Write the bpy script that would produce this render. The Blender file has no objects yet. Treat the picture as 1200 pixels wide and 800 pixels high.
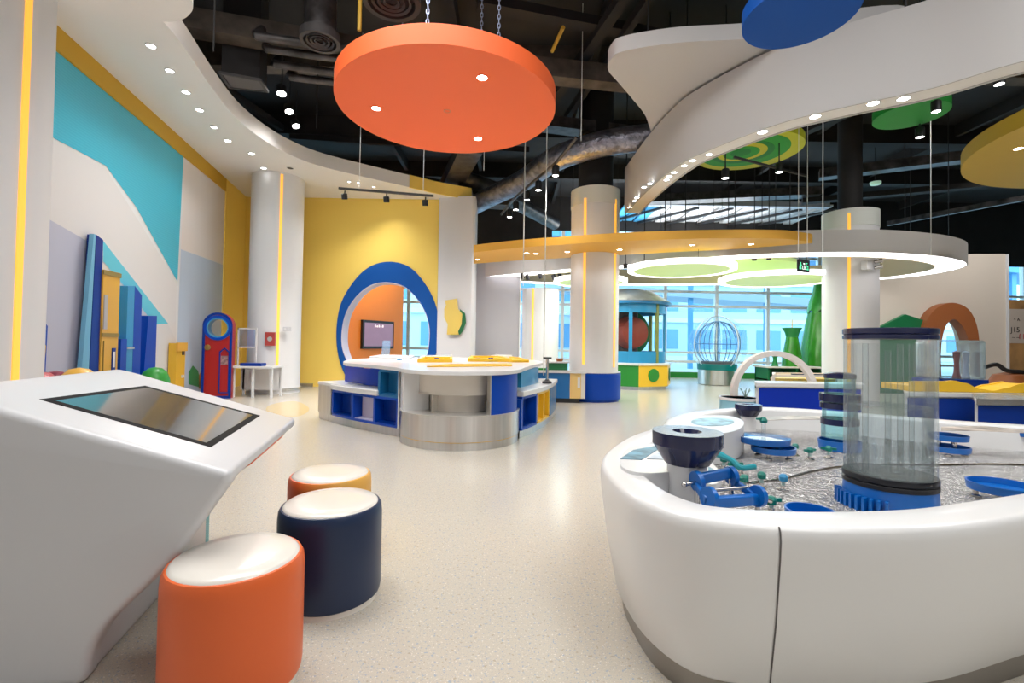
import bpy, bmesh, math, random
from mathutils import Vector, Matrix
from mathutils.geometry import tessellate_polygon
random.seed(7)
C = bpy.context.scene.collection
PI = math.pi

# ------------------------------------------------------------------ camera
FOC, PIT, ROL, CAMH = 560.0, math.radians(1.2), math.radians(0.9), 1.15
PCX, PCY = 600.0, 402.0 - 560.0*math.tan(math.radians(1.2))
Fv = Vector((0, math.cos(PIT), math.sin(PIT)))
U0 = Vector((0, -math.sin(PIT), math.cos(PIT))); X0 = Vector((1, 0, 0))
Xv = X0*math.cos(ROL) + U0*math.sin(ROL); Uv = -X0*math.sin(ROL) + U0*math.cos(ROL)
CAMO = Vector((0, 0, CAMH))
cam_d = bpy.data.cameras.new('camera'); cam = bpy.data.objects.new('camera', cam_d); C.objects.link(cam)
cam_d.sensor_width = 36; cam_d.lens = FOC*36/1200
cam_d.shift_y = (PCY - 400)/1200.0
cam_d.clip_start = 0.05; cam_d.clip_end = 300
cam.matrix_world = Matrix((( Xv.x, Uv.x, -Fv.x, 0), (Xv.y, Uv.y, -Fv.y, 0), (Xv.z, Uv.z, -Fv.z, CAMH), (0, 0, 0, 1)))
bpy.context.scene.camera = cam

def ray(u, v): return (u-PCX)/FOC*Xv - (v-PCY)/FOC*Uv + Fv
def az(u, v, z):                      # measured point on a horizontal plane
    d = ray(u, v); p = CAMO + d*((z-CAMH)/d.z); return Vector((p.x, p.y, z))
def at(u, v, y):                      # measured point at a depth
    d = ray(u, v); return CAMO + d*(y/d.y)
def onp(u, v, p0, n):                 # measured point on any plane
    d = ray(u, v); return CAMO + d*((Vector(p0)-CAMO).dot(Vector(n))/d.dot(Vector(n)))
def pru(p):
    P = Vector(p)-CAMO; d = P.dot(Fv); return PCX + FOC*P.dot(Xv)/d

# ------------------------------------------------------------------ world, light, exposure
sc = bpy.context.scene
sc.view_settings.view_transform = 'Standard'; sc.view_settings.look = 'None'
sc.view_settings.gamma = 1; sc.view_settings.use_curve_mapping = False
sc.view_settings.exposure = 0.0
w = bpy.data.worlds.new('sky'); sc.world = w; w.use_nodes = True
nt = w.node_tree; bg = nt.nodes['Background']
tc = nt.nodes.new('ShaderNodeTexCoord'); nz = nt.nodes.new('ShaderNodeTexNoise'); nz.inputs['Scale'].default_value = 3
cr = nt.nodes.new('ShaderNodeValToRGB'); cr.color_ramp.elements[0].position = .42; cr.color_ramp.elements[1].position = .6
cr.color_ramp.elements[0].color = (.50, .80, 1, 1); cr.color_ramp.elements[1].color = (.9, .97, 1, 1)
nt.links.new(tc.outputs['Generated'], nz.inputs['Vector']); nt.links.new(nz.outputs['Fac'], cr.inputs['Fac'])
nt.links.new(cr.outputs['Color'], bg.inputs['Color']); bg.inputs['Strength'].default_value = 3.8

def area(name, loc, size, watt, col=(1, .985, .96), rot=(0, 0, 0)):
    l = bpy.data.lights.new(name, 'AREA'); l.shape = 'RECTANGLE'; l.size, l.size_y = size; l.energy = watt; l.color = col
    o = bpy.data.objects.new(name, l); o.location = loc; o.rotation_euler = rot; C.objects.link(o); return o
AREA = 1.0
area('orange_room_light', (-3.6, 13.4, 4.2), (1, 1), 90)  # added fill lamp, brightens the orange wall
area('canopy_uplight', (5.0, 15.9, 4.5), (6, .8), 170, rot=(PI, 0, 0))  # added unseen lamp facing up, brightens the pale deck
area('ceiling_panel_light', (-1.6, 3.0, 5.9), (3.6, 2.4), 270*AREA)  # this and the next three: added out-of-view fill, no fixture modelled
area('ceiling_panel_light', (2.4, 1.2, 5.9), (3, 2.4), 150*AREA)
area('ceiling_panel_light', (3.2, -1.6, 5.2), (3, 2), 130*AREA)
area('ceiling_panel_light', (6.6, 2.4, 5.9), (3, 2.4), 120*AREA)

def spotlight(loc, watt, ang=125, blend=1.0, target=None, r=.06, col=(1, .98, .95)):
    l = bpy.data.lights.new('spot_lamp', 'SPOT'); l.energy = watt; l.spot_size = math.radians(ang); l.spot_blend = blend
    l.shadow_soft_size = r; l.color = col
    o = bpy.data.objects.new('spot_lamp', l); o.location = loc; C.objects.link(o)
    if target: o.rotation_euler = (Vector(target)-Vector(loc)).to_track_quat('-Z', 'Y').to_euler()
    return o

# ------------------------------------------------------------------ materials
MC = {}
def mat(name, col=(.8, .8, .8), rough=.45, metal=0.0, emit=0.0, ecol=None, coat=0.0, spec=.5, bump=None, vary=0.0, vscale=3.0, aniso=None):
    if name in MC: return MC[name]
    m = bpy.data.materials.new(name); m.use_nodes = True; n = m.node_tree; b = n.nodes['Principled BSDF']
    b.inputs['Base Color'].default_value = (*col, 1); b.inputs['Roughness'].default_value = rough; b.inputs['Metallic'].default_value = metal
    b.inputs['Coat Weight'].default_value = coat; b.inputs['Coat Roughness'].default_value = .08
    b.inputs['Specular IOR Level'].default_value = spec
    if emit: b.inputs['Emission Color'].default_value = (*(ecol or col), 1); b.inputs['Emission Strength'].default_value = emit
    t = n.nodes.new('ShaderNodeTexCoord')
    nn = n.nodes.new('ShaderNodeTexNoise'); nn.inputs['Scale'].default_value = vscale; nn.inputs['Detail'].default_value = 3
    n.links.new(t.outputs['Object'], nn.inputs['Vector'])
    if aniso:
        mp = n.nodes.new('ShaderNodeMapping'); mp.inputs['Scale'].default_value = aniso
        n.links.new(t.outputs['Object'], mp.inputs['Vector']); n.links.new(mp.outputs['Vector'], nn.inputs['Vector'])
    if vary:
        mx = n.nodes.new('ShaderNodeMix'); mx.data_type = 'RGBA'; mx.blend_type = 'MULTIPLY'; mx.inputs['Factor'].default_value = 1
        rr = n.nodes.new('ShaderNodeMapRange'); rr.inputs['From Min'].default_value = .3; rr.inputs['From Max'].default_value = .7
        rr.inputs['To Min'].default_value = 1-vary; rr.inputs['To Max'].default_value = 1+vary*.5
        n.links.new(nn.outputs['Fac'], rr.inputs['Value']); mx.inputs[6].default_value = (*col, 1)
        n.links.new(rr.outputs['Result'], mx.inputs[7]); n.links.new(mx.outputs[2], b.inputs['Base Color'])
    if bump:
        b2 = n.nodes.new('ShaderNodeTexNoise'); b2.inputs['Scale'].default_value = bump[0]
        bp = n.nodes.new('ShaderNodeBump'); bp.inputs['Strength'].default_value = bump[1]; bp.inputs['Distance'].default_value = bump[2]
        n.links.new(t.outputs['Object'], b2.inputs['Vector']); n.links.new(b2.outputs['Fac'], bp.inputs['Height'])
        n.links.new(bp.outputs['Normal'], b.inputs['Normal'])
    MC[name] = m; return m
def clear(name, tint=(1, 1, 1), gloss=.12, rough=.02, haze=0.0, bump=None, hazecol=(.85, .9, .92)):
    if name in MC: return MC[name]
    m = bpy.data.materials.new(name); m.use_nodes = True; n = m.node_tree; n.nodes.clear()
    out = n.nodes.new('ShaderNodeOutputMaterial'); tr = n.nodes.new('ShaderNodeBsdfTransparent'); tr.inputs['Color'].default_value = (*tint, 1)
    gl = n.nodes.new('ShaderNodeBsdfGlossy'); gl.inputs['Roughness'].default_value = rough
    lw = n.nodes.new('ShaderNodeLayerWeight'); lw.inputs['Blend'].default_value = .25
    mr = n.nodes.new('ShaderNodeMapRange'); mr.inputs['To Min'].default_value = gloss*.4; mr.inputs['To Max'].default_value = min(1, gloss*4)
    n.links.new(lw.outputs['Fresnel'], mr.inputs['Value'])
    mx = n.nodes.new('ShaderNodeMixShader'); n.links.new(mr.outputs['Result'], mx.inputs['Fac'])
    base = tr
    if haze:
        df = n.nodes.new('ShaderNodeBsdfDiffuse'); df.inputs['Color'].default_value = (*hazecol, 1)
        m2 = n.nodes.new('ShaderNodeMixShader'); m2.inputs['Fac'].default_value = haze
        n.links.new(tr.outputs[0], m2.inputs[1]); n.links.new(df.outputs[0], m2.inputs[2]); base = m2
    n.links.new(base.outputs[0], mx.inputs[1]); n.links.new(gl.outputs[0], mx.inputs[2]); n.links.new(mx.outputs[0], out.inputs['Surface'])
    if bump:
        t = n.nodes.new('ShaderNodeTexCoord'); b2 = n.nodes.new('ShaderNodeTexNoise'); b2.inputs['Scale'].default_value = bump[0]; b2.inputs['Detail'].default_value = 3
        bp = n.nodes.new('ShaderNodeBump'); bp.inputs['Strength'].default_value = bump[1]; bp.inputs['Distance'].default_value = bump[2]
        n.links.new(t.outputs['Object'], b2.inputs['Vector']); n.links.new(b2.outputs['Fac'], bp.inputs['Height'])
        n.links.new(bp.outputs['Normal'], gl.inputs['Normal'])
    MC[name] = m; return m

WHITE = mat('white_gloss', (.71, .71, .715), .32, coat=.3)
WALLW = mat('white_paint', (.74, .74, .755), .6)
SOFF = mat('soffit_paint', (.82, .80, .78), .65)
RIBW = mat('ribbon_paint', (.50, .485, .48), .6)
CREAM = mat('cream_laminate', (.72, .67, .6), .4)
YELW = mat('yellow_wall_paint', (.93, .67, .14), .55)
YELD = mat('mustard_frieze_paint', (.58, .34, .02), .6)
YELC = mat('yellow_canopy_paint', (.72, .38, .045), .55)
YEL = mat('yellow_laminate', (.85, .52, .03), .35)
BLUE = mat('royal_blue_laminate', (.0, .055, .42), .3, spec=.3)
BLUED = mat('deep_blue_laminate', (.0, .03, .26), .3, spec=.3)
TEALB = mat('teal_blue_laminate', (.01, .14, .33), .28)
CYANB = mat('sky_blue_laminate', (.03, .28, .55), .28)
RINGB = mat('blue_ring_paint', (.004, .085, .38), .6, spec=.2)
PLBLUE = mat('blue_plastic', (.0, .13, .50), .3, coat=.2)
NAVY = mat('navy_leatherette', (.007, .022, .07), .38)
NAVYP = mat('navy_plastic', (.01, .014, .06), .22, coat=.3)
BLKP = mat('black_rubber', (.008, .008, .012), .3)
ORG = mat('orange_leatherette', (.75, .13, .025), .42)
ORGP = mat('orange_disc_paint', (.90, .135, .028), .55)
ORGW = mat('orange_wall_paint', (.85, .25, .03), .55)
CUSH = mat('white_cushion_vinyl', (.80, .76, .70), .25, coat=.4)
STEEL = mat('brushed_steel', (.62, .61, .60), .24, metal=1, vary=.09, vscale=9, aniso=(3, 3, .02))
STEELD = mat('kickplate_steel', (.33, .31, .29), .35, metal=1)
for m_ in (STEEL,):
    b_ = m_.node_tree.nodes['Principled BSDF']; b_.inputs['Roughness'].default_value = .34; b_.inputs['Anisotropic'].default_value = .85; b_.inputs['Anisotropic Rotation'].default_value = .25
CHROME = mat('chrome', (.6, .58, .56), .18, metal=1)
GREENT = mat('teal_green_plastic', (.0, .19, .15), .35)
GREENP = mat('green_laminate', (.02, .24, .03), .4)
GREEND = mat('dark_green_paint', (.005, .15, .05), .45)
LIME = mat('backlit_lime_film', (.55, .68, .28), .5, emit=.42)
LIMEW = mat('white_light_ring', (.9, .9, .9), .5, emit=1.8, ecol=(1, 1, 1))
GLOW = mat('ring_diffuser', (.9, .9, .88), .5, emit=2.6, ecol=(1, .97, 1))
LAMPE = mat('lit_lens', (1, 1, 1), .5, emit=14, ecol=(1, .99, .97))
STRIP = mat('amber_light_strip', (.85, .5, .1), .5, emit=.9, ecol=(1, .43, .04))
BLACK = mat('black_metal', (.012, .012, .014), .45)
DARKC = mat('sooty_ceiling', (.011, .010, .011), .75, vary=.5, vscale=1.5)
DUCT = mat('dusty_duct_metal', (.09, .084, .085), .38, metal=.6, vary=.6, vscale=5)
DUCTL = mat('foil_duct_wrap', (.30, .30, .36), .28, metal=.85, bump=(14, .8, .03), vary=.5, vscale=6)
BEAM = mat('brown_beam_paint', (.075, .06, .048), .7, vary=.55, vscale=4)
DECK = mat('pale_steel_deck', (.80, .80, .82), .45, metal=.1, vary=.4, vscale=2, aniso=(3, .3, 1))
DGREY = mat('dark_grey_vent', (.05, .048, .05), .6)
ALU = mat('window_aluminium', (.80, .82, .80), .4, metal=.2)
BROWN = mat('terracotta_paint', (.32, .10, .03), .5)
BEIGE = mat('beige_wall_paint', (.68, .60, .52), .65)
GREYP = mat('grey_panel_paint', (.42, .41, .44), .6)
SCREEN = mat('black_glass', (.01, .01, .012), .08)
RED = mat('red_laminate', (.38, .013, .012), .35)
GLASS = clear('window_glass', (.70, .92, 1.0), .06)
ACRY = clear('clear_acrylic', (.95, .98, .985), .14)
TANKG = clear('tank_acrylic', (.94, .965, .97), .09, haze=.10, hazecol=(.75, .85, .87))
TEALG = clear('teal_acrylic', (.66, .92, .96), .16)

# ------------------------------------------------------------------ mesh helpers
class MB:
    def __init__(s): s.v = []; s.f = []; s.m = []; s.mi = 0
    def add(s, vs, fs):
        b = len(s.v); s.v += [tuple(x) for x in vs]; s.f += [tuple(b+i for i in f) for f in fs]; s.m += [s.mi]*len(fs); return s
    def box(s, lo, hi):
        x0, y0, z0 = lo; x1, y1, z1 = hi
        return s.add([(x0,y0,z0),(x1,y0,z0),(x1,y1,z0),(x0,y1,z0),(x0,y0,z1),(x1,y0,z1),(x1,y1,z1),(x0,y1,z1)],
            [(0,3,2,1),(4,5,6,7),(0,1,5,4),(1,2,6,5),(2,3,7,6),(3,0,4,7)])
    def obox(s, c, size, rot=0, tilt=0):
        R = Matrix.Rotation(rot, 3, 'Z') @ Matrix.Rotation(tilt, 3, 'X'); h = Vector(size)/2; c = Vector(c)
        P = [c + R @ Vector((sx*h.x, sy*h.y, sz*h.z)) for sz in (-1, 1) for sx, sy in ((-1,-1),(1,-1),(1,1),(-1,1))]
        return s.add(P, [(0,3,2,1),(4,5,6,7),(0,1,5,4),(1,2,6,5),(2,3,7,6),(3,0,4,7)])
    def bar(s, a, b, w, h):
        a = Vector(a); b = Vector(b); d = (b-a).normalized(); up = Vector((0,0,1))
        if abs(d.z) > .95: up = Vector((0,1,0))
        x = d.cross(up).normalized()*w/2; y = x.cross(d).normalized()*h/2
        P = [p + i*x + j*y for p in (a, b) for i, j in ((-1,-1),(1,-1),(1,1),(-1,1))]
        return s.add(P, [(0,3,2,1),(4,5,6,7),(0,1,5,4),(1,2,6,5),(2,3,7,6),(3,0,4,7)])
    def lathe(s, prof, c=(0,0,0), n=48, axis=None, a0=0, a1=2*PI):
        c = Vector(c); Q = Matrix.Identity(3)
        if axis is not None: Q = Vector(axis).to_track_quat('Z', 'Y').to_matrix()
        full = abs(a1-a0-2*PI) < 1e-6; m = n if full else n+1; k = len(prof); V = []
        for i in range(m):
            a = a0+(a1-a0)*i/n
            for r, z in prof: V.append(c + Q @ Vector((r*math.cos(a), r*math.sin(a), z)))
        F = []
        for i in range(n):
            j = (i+1) % m
            for t in range(k-1): F.append((i*k+t, j*k+t, j*k+t+1, i*k+t+1))
        if full:
            if prof[0][0] > 1e-6: F.append(tuple(i*k for i in range(n))[::-1])
            if prof[-1][0] > 1e-6: F.append(tuple(i*k+k-1 for i in range(n)))
        return s.add(V, F)
    def ring(s, prof, c=(0,0,0), n=64, axis=None):      # closed profile
        b = prof + [prof[0]]; c = Vector(c); Q = Matrix.Identity(3)
        if axis is not None: Q = Vector(axis).to_track_quat('Z', 'Y').to_matrix()
        k = len(prof); V = [c + Q @ Vector((r*math.cos(2*PI*i/n), r*math.sin(2*PI*i/n), z)) for i in range(n) for r, z in prof]
        F = [(i*k+t, ((i+1)%n)*k+t, ((i+1)%n)*k+(t+1)%k, i*k+(t+1)%k) for i in range(n) for t in range(k)]
        return s.add(V, F)
    def cyl(s, a, b, r, r2=None, n=16):
        a = Vector(a); b = Vector(b); L = (b-a).length
        return s.lathe([(r, 0), (r if r2 is None else r2, L)], a, n, b-a)
    def tube(s, pts, r, n=8, closed=False):
        P = [Vector(p) for p in pts]; V = []; m = len(P); F = []; rr = r if isinstance(r, (list, tuple)) else [r]*m
        prev = None
        for i, p in enumerate(P):
            d = (P[(i+1) % m]-P[i-1]) if closed else (P[min(i+1, m-1)]-P[max(i-1, 0)]); d.normalize()
            x = d.orthogonal().normalized() if prev is None else (prev - d*prev.dot(d)).normalized(); prev = x; y = d.cross(x)
            V += [p + rr[i]*(x*math.cos(2*PI*k/n)+y*math.sin(2*PI*k/n)) for k in range(n)]
        for i in range(m if closed else m-1):
            j = (i+1) % m
            F += [(i*n+k, i*n+(k+1)%n, j*n+(k+1)%n, j*n+k) for k in range(n)]
        if not closed: F += [tuple(range(n))[::-1], tuple((m-1)*n+k for k in range(n))]
        return s.add(V, F)
    def sphere(s, c, r, n=24, k=12, sc=(1,1,1)):
        c = Vector(c); V = [c+Vector((0,0,-r*sc[2]))]
        for i in range(1, k):
            t = -PI/2+PI*i/k
            V += [c+Vector((r*sc[0]*math.cos(t)*math.cos(2*PI*j/n), r*sc[1]*math.cos(t)*math.sin(2*PI*j/n), r*sc[2]*math.sin(t))) for j in range(n)]
        V.append(c+Vector((0,0,r*sc[2]))); F = []
        for j in range(n): F.append((0, 1+(j+1)%n, 1+j)); F.append((len(V)-1, 1+(k-2)*n+j, 1+(k-2)*n+(j+1)%n))
        for i in range(k-2):
            F += [(1+i*n+j, 1+i*n+(j+1)%n, 1+(i+1)*n+(j+1)%n, 1+(i+1)*n+j) for j in range(n)]
        return s.add(V, F)
    def slab(s, outer, holes, f0, f1):                  # 2-D outline with holes, mapped to two faces
        loops = [[Vector((a, b, 0)) for a, b in L] for L in [outer]+list(holes)]
        flat = [p for L in loops for p in L]; tri = tessellate_polygon(loops); N = len(flat)
        V = [f0(p.x, p.y) for p in flat] + [f1(p.x, p.y) for p in flat]
        F = [tuple(t) for t in tri] + [tuple(i+N for i in t)[::-1] for t in tri]; o = 0
        for L in loops:
            m = len(L); F += [(o+i, o+(i+1)%m, o+(i+1)%m+N, o+i+N) for i in range(m)]; o += m
        return s.add(V, F)
    def plate(s, outer, z0, z1, holes=()):
        return s.slab([(p[0], p[1]) for p in outer], [[(p[0], p[1]) for p in h] for h in holes], lambda a, b: (a, b, z0), lambda a, b: (a, b, z1))
    def sweep(s, path, prof, closed=True, side=1):      # prof: (inset, z) pairs along a plan path
        P = [Vector((p[0], p[1])) for p in path]; m = len(P); k = len(prof); V = []
        for i in range(m):
            d = (P[(i+1)%m]-P[i-1]) if closed else (P[min(i+1,m-1)]-P[max(i-1,0)]); d.normalize(); nrm = Vector((-d.y, d.x))*side
            V += [(P[i].x+nrm.x*o, P[i].y+nrm.y*o, z) for o, z in prof]
        F = []
        for i in range(m if closed else m-1):
            j = (i+1) % m; F += [(i*k+t, j*k+t, j*k+t+1, i*k+t+1) for t in range(k-1)]
        return s.add(V, F)
    def block(s, path, d0, d1, z0, z1, side=1):          # rectangle swept along an open path
        k = len(path); s.sweep(path, [(d0,z0),(d1,z0),(d1,z1),(d0,z1),(d0,z0)], False, side)
        b = len(s.v)-k*5; s.f += [(b, b+1, b+2, b+3), tuple(b+(k-1)*5+i for i in (3,2,1,0))]; s.m += [s.mi]*2; return s

def obj(name, mb, mats, parent=None, bevel=0, smooth=38, local=False, kind=None):
    me = bpy.data.meshes.new(name); off = Vector((0,0,0))
    if parent is not None and not local:
        p = parent
        while p is not None: off += p.location; p = p.parent
    me.from_pydata([tuple(Vector(v)-off) for v in mb.v], [], mb.f)
    if not isinstance(mats, (list, tuple)): mats = [mats]
    for m in mats: me.materials.append(m)
    if len(mats) > 1: me.polygons.foreach_set('material_index', mb.m)
    bm = bmesh.new(); bm.from_mesh(me); bmesh.ops.remove_doubles(bm, verts=bm.verts, dist=1e-5)
    bmesh.ops.recalc_face_normals(bm, faces=bm.faces); bm.to_mesh(me); bm.free()
    if smooth:
        me.polygons.foreach_set('use_smooth', [True]*len(me.polygons)); me.set_sharp_from_angle(angle=math.radians(smooth))
    o = bpy.data.objects.new(name, me); C.objects.link(o)
    if parent is not None: o.parent = parent
    if bevel:
        b = o.modifiers.new('bevel', 'BEVEL'); b.width = bevel; b.segments = 3; b.limit_method = 'ANGLE'; b.angle_limit = math.radians(40)
    if kind: o['kind'] = kind
    return o
def thing(name, label, cat, loc, group=None, rz=0):
    o = bpy.data.objects.new(name, None); C.objects.link(o); o.location = loc; o.rotation_euler = (0,0,rz); o.empty_display_size = .1
    o['label'] = label; o['category'] = cat
    if group: o['group'] = group
    return o
def tag(o, label, cat, group=None):
    o['label'] = label; o['category'] = cat
    if group: o['group'] = group
    return o
def struct(name, mb, mats, **k): return obj(name, mb, mats, kind='structure', **k)
def holder(name, loc=(0,0,0)):
    o = bpy.data.objects.new(name, None); C.objects.link(o); o.location = loc; o['kind'] = 'structure'; return o
def copy_thing(root, loc, label, rz=None, group=None):
    r = root.copy(); C.objects.link(r); r.location = loc; r['label'] = label
    if rz is not None: r.rotation_euler = (0,0,rz)
    if group: r['group'] = group
    for ch in list(root.children):
        c = ch.copy(); C.objects.link(c); c.parent = r
        for g in list(ch.children):
            d = g.copy(); C.objects.link(d); d.parent = c
    return r
def spl(pts, n=8, closed=False):
    P = [Vector(p) for p in pts]; m = len(P); out = []
    for i in range(m if closed else m-1):
        if closed: a, b, c, d = P[i-1], P[i], P[(i+1)%m], P[(i+2)%m]
        else: a, b, c, d = P[max(i-1,0)], P[i], P[i+1], P[min(i+2,m-1)]
        for t in range(n):
            x = t/n; out.append(.5*((2*b)+(c-a)*x+(2*a-5*b+4*c-d)*x*x+(3*b-a-3*c+d)*x**3))
    if not closed: out.append(P[-1])
    return out
def circle(c, r, n=64, r2=None): return [(c[0]+r*math.cos(2*PI*i/n), c[1]+(r2 or r)*math.sin(2*PI*i/n)) for i in range(n)]
def sub(path, s0, s1, n=14):                            # resample part of a polyline by arc length
    P = [Vector(p) for p in path]; L = [0]
    for i in range(1, len(P)): L.append(L[-1]+(P[i]-P[i-1]).length)
    out = []
    for k in range(n):
        t = (s0+(s1-s0)*k/(n-1))*L[-1]; i = 1
        while i < len(P)-1 and L[i] < t: i += 1
        out.append(P[i-1].lerp(P[i], (t-L[i-1])/(L[i]-L[i-1])))
    return out
def s_of(path, u, d=0, z=.3):
    P = sub(path, 0, 1, 401); best = (1e9, 0)
    for k, p in enumerate(P):
        t = (P[min(k+1,400)]-P[max(k-1,0)]).normalized(); q = (p.x-t.y*d, p.y+t.x*d, z); best = min(best, (abs(pru(q)-u), k/400))
    return best[1]

# ================================================================== THE SETTING
def floor_mat():
    m = bpy.data.materials.new('speckled_vinyl_floor'); m.use_nodes = True; n = m.node_tree; b = n.nodes['Principled BSDF']
    t = n.nodes.new('ShaderNodeTexCoord'); base = (.56, .515, .435, 1); prev = None
    for sc_, thr, col in ((75, .66, (.30, .38, .50, 1)), (110, .67, (.80, .76, .68, 1)), (60, .68, (.42, .36, .27, 1)), (230, .63, (.36, .38, .42, 1))):
        nz = n.nodes.new('ShaderNodeTexNoise'); nz.inputs['Scale'].default_value = sc_; nz.inputs['Detail'].default_value = 1
        n.links.new(t.outputs['Object'], nz.inputs['Vector'])
        mr = n.nodes.new('ShaderNodeMapRange'); mr.inputs['From Min'].default_value = thr-.02; mr.inputs['From Max'].default_value = thr+.02
        mr.inputs['To Max'].default_value = .75
        n.links.new(nz.outputs['Fac'], mr.inputs['Value'])
        mx = n.nodes.new('ShaderNodeMix'); mx.data_type = 'RGBA'; n.links.new(mr.outputs['Result'], mx.inputs['Factor'])
        if prev is None: mx.inputs[6].default_value = base
        else: n.links.new(prev, mx.inputs[6])
        mx.inputs[7].default_value = col; prev = mx.outputs[2]
    n.links.new(prev, b.inputs['Base Color']); b.inputs['Roughness'].default_value = .2; b.inputs['Specular IOR Level'].default_value = .45
    return m
FLOORM = floor_mat()
struct('floor', MB().box((-9, -7, -.1), (22, 17.6, 0)), FLOORM)
floor_patch = spl([az(318,474,0), az(345,470,0), az(362,478,0), az(352,487,0), az(325,488,0), az(312,481,0)], 8, True)
struct('trim_1', MB().plate(floor_patch, .0005, .003), mat('yellow_floor_inlay', (.58, .45, .25), .25))  # thin yellowish patch laid on the floor
# exposed ceiling
ceil = holder('ceiling')
obj('deck', MB().box((-9, -7, 6.5), (22, 17.6, 6.7)), DARKC, ceil)
for k, y in enumerate((-4, -1.5, 1.2, 4.0, 8.6, 11.4, 14.2)):
    obj('beam', MB().box((-9, y-.14, 6.05), (22, y+.14, 6.5)), BEAM if y == 8.6 else DARKC, ceil)
for x in (-6.5, -3.2, -1.0, 1.4, 4.2, 7.2, 10.5, 14):
    obj('joist', MB().box((x-.05, -7, 6.22), (x+.05, 17.4, 6.5)), DARKC, ceil)

# left mural wall
WX = lambda y: -5.3 - .222*(y-5.47)
MN = Vector((1, .222, 0)).normalized(); MP0 = Vector((-5.3, 5.47, 0))
lw = holder('wall_left')
def wallseg(y0, y1, z0, z1, t0, t1):
    a = Vector((WX(y0), y0, 0)); b = Vector((WX(y1), y1, 0)); n = MN
    P = [a+n*t0, b+n*t0, b+n*t1, a+n*t1]; P = [(p.x, p.y) for p in P]; return MB().plate(P, z0, z1)
obj('wall_panel', wallseg(-7, 12.2, 0, 4.75, -.15, 0), WALLW, lw)
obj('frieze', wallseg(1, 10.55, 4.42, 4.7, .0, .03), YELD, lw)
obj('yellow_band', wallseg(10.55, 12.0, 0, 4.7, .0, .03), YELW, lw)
def cyan_mat():
    m = mat('cyan_mural_print', (.05, .45, .62), .4); n = m.node_tree; b = n.nodes['Principled BSDF']
    t = n.nodes.new('ShaderNodeTexCoord'); wv = n.nodes.new('ShaderNodeTexWave'); wv.inputs['Scale'].default_value = 9; wv.bands_direction = 'Z'
    cr = n.nodes.new('ShaderNodeValToRGB'); cr.color_ramp.elements[0].color = (.045, .45, .63, 1); cr.color_ramp.elements[1].color = (.065, .50, .67, 1)
    n.links.new(t.outputs['Object'], wv.inputs['Vector']); n.links.new(wv.outputs['Fac'], cr.inputs['Fac']); n.links.new(cr.outputs['Color'], b.inputs['Base Color']); return m
CYAN = cyan_mat()
def mural(name, px, m, t=.004):
    f = lambda a, b: (lambda p: p)(onp(a, b, MP0+MN*t, MN))
    g = lambda a, b: onp(a, b, MP0+MN*.0005, MN)
    return obj(name, MB().slab(px, [], f, g), m, lw, smooth=0)
mural('mural_print', [(56,158), (62,50), (215,182), (208,330), (160,243), (124,194)], CYAN)
mural('mural_print', [(55,254), (150,284), (206,330), (206,470), (40,470)], mat('lavender_print', (.48, .49, .60), .55), .003)
mural('mural_print', [(57,160), (122,194), (207,330), (206,398), (180,380), (112,288), (56,256)], mat('pale_grey_print', (.70, .68, .68), .55), .005)
mural('mural_print', [(121,282), (197,379), (181,380), (150,340), (121,306)], mat('cyan_stripe_print', (.12, .55, .70), .5), .007)
mural('mural_print', [(120,307), (150,341), (181,381), (197,380), (206,398), (206,470), (120,470)], mat('white_print', (.66, .65, .66), .55), .006)
mural('mural_print', [(216,184), (268,212), (266,310), (212,292)], mat('warm_white_print', (.76, .71, .69), .55), .004)
mural('mural_print', [(212,292), (266,312), (264,470), (205,470)], mat('ice_blue_print', (.50, .60, .74), .5), .004)
mural('mural_print', [(221,446), (221,436), (226,428), (232,434), (235,446), (235,454), (221,450)], mat('green_hill_print', (.03, .30, .10), .5), .007)
mural('mural_print', [(233,440), (240,425), (246,434), (246,460), (233,455)], mat('orange_hill_print', (.62, .2, .07), .5), .007)
mural('mural_print', [(49,372), (56,382), (53,444), (48,444)], BLUE, .008)
mural('mural_print', [(49,397), (54,405), (52,427), (48,427)], YEL, .009)

# yellow back wall with the egg-shaped opening, and its blue surround
YB = 11.85
def xz(u, v, y=YB): p = at(u, v, y); return (p.x, p.z)
def egg(px, n=10): return [(p.x, p.y) for p in spl([Vector((*xz(*q), 0)) for q in px], n, True)]
inn = egg([(401,398), (405,370), (418,348), (436,334), (456,331), (476,337), (493,355), (502,375), (504,395), (500,418), (484,440), (455,448), (420,440), (406,420)])
out = egg([(395,398), (399,360), (413,333), (432,314), (455,307), (480,313), (500,335), (512,362), (514.5,392), (510,418), (494,446), (458,452.5), (416,447), (402,432)])
out = [(x, max(z, .02)) for x, z in out]; inn = [(x, max(z, .12)) for x, z in inn]
bw = MB().slab([(-6.9, 0), (-1.87, 0), (-1.87, 4.9), (-6.9, 4.9)], [inn], lambda a, b: (a, YB, b), lambda a, b: (a, YB+.35, b))
struct('wall_back', bw, [YELW])
ringo = tag(obj('arch_surround', MB().slab(out, [inn], lambda a, b: (a, YB-.05, b), lambda a, b: (a, YB-.001, b)), RINGB, bevel=.008),
    'large blue egg-shaped surround framing the opening in the yellow wall', 'arch')
m_, k_ = MB(), len(inn)
V = [(x*1, YB-.06, z) for x, z in inn]+[(x, YB+.36, z) for x, z in inn]+[(( x-(-3.15))*.985-3.15, YB-.06, (z-1.5)*.985+1.5) for x, z in inn]+[((x+3.15)*.985-3.15, YB+.36, (z-1.5)*.985+1.5) for x, z in inn]
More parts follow.
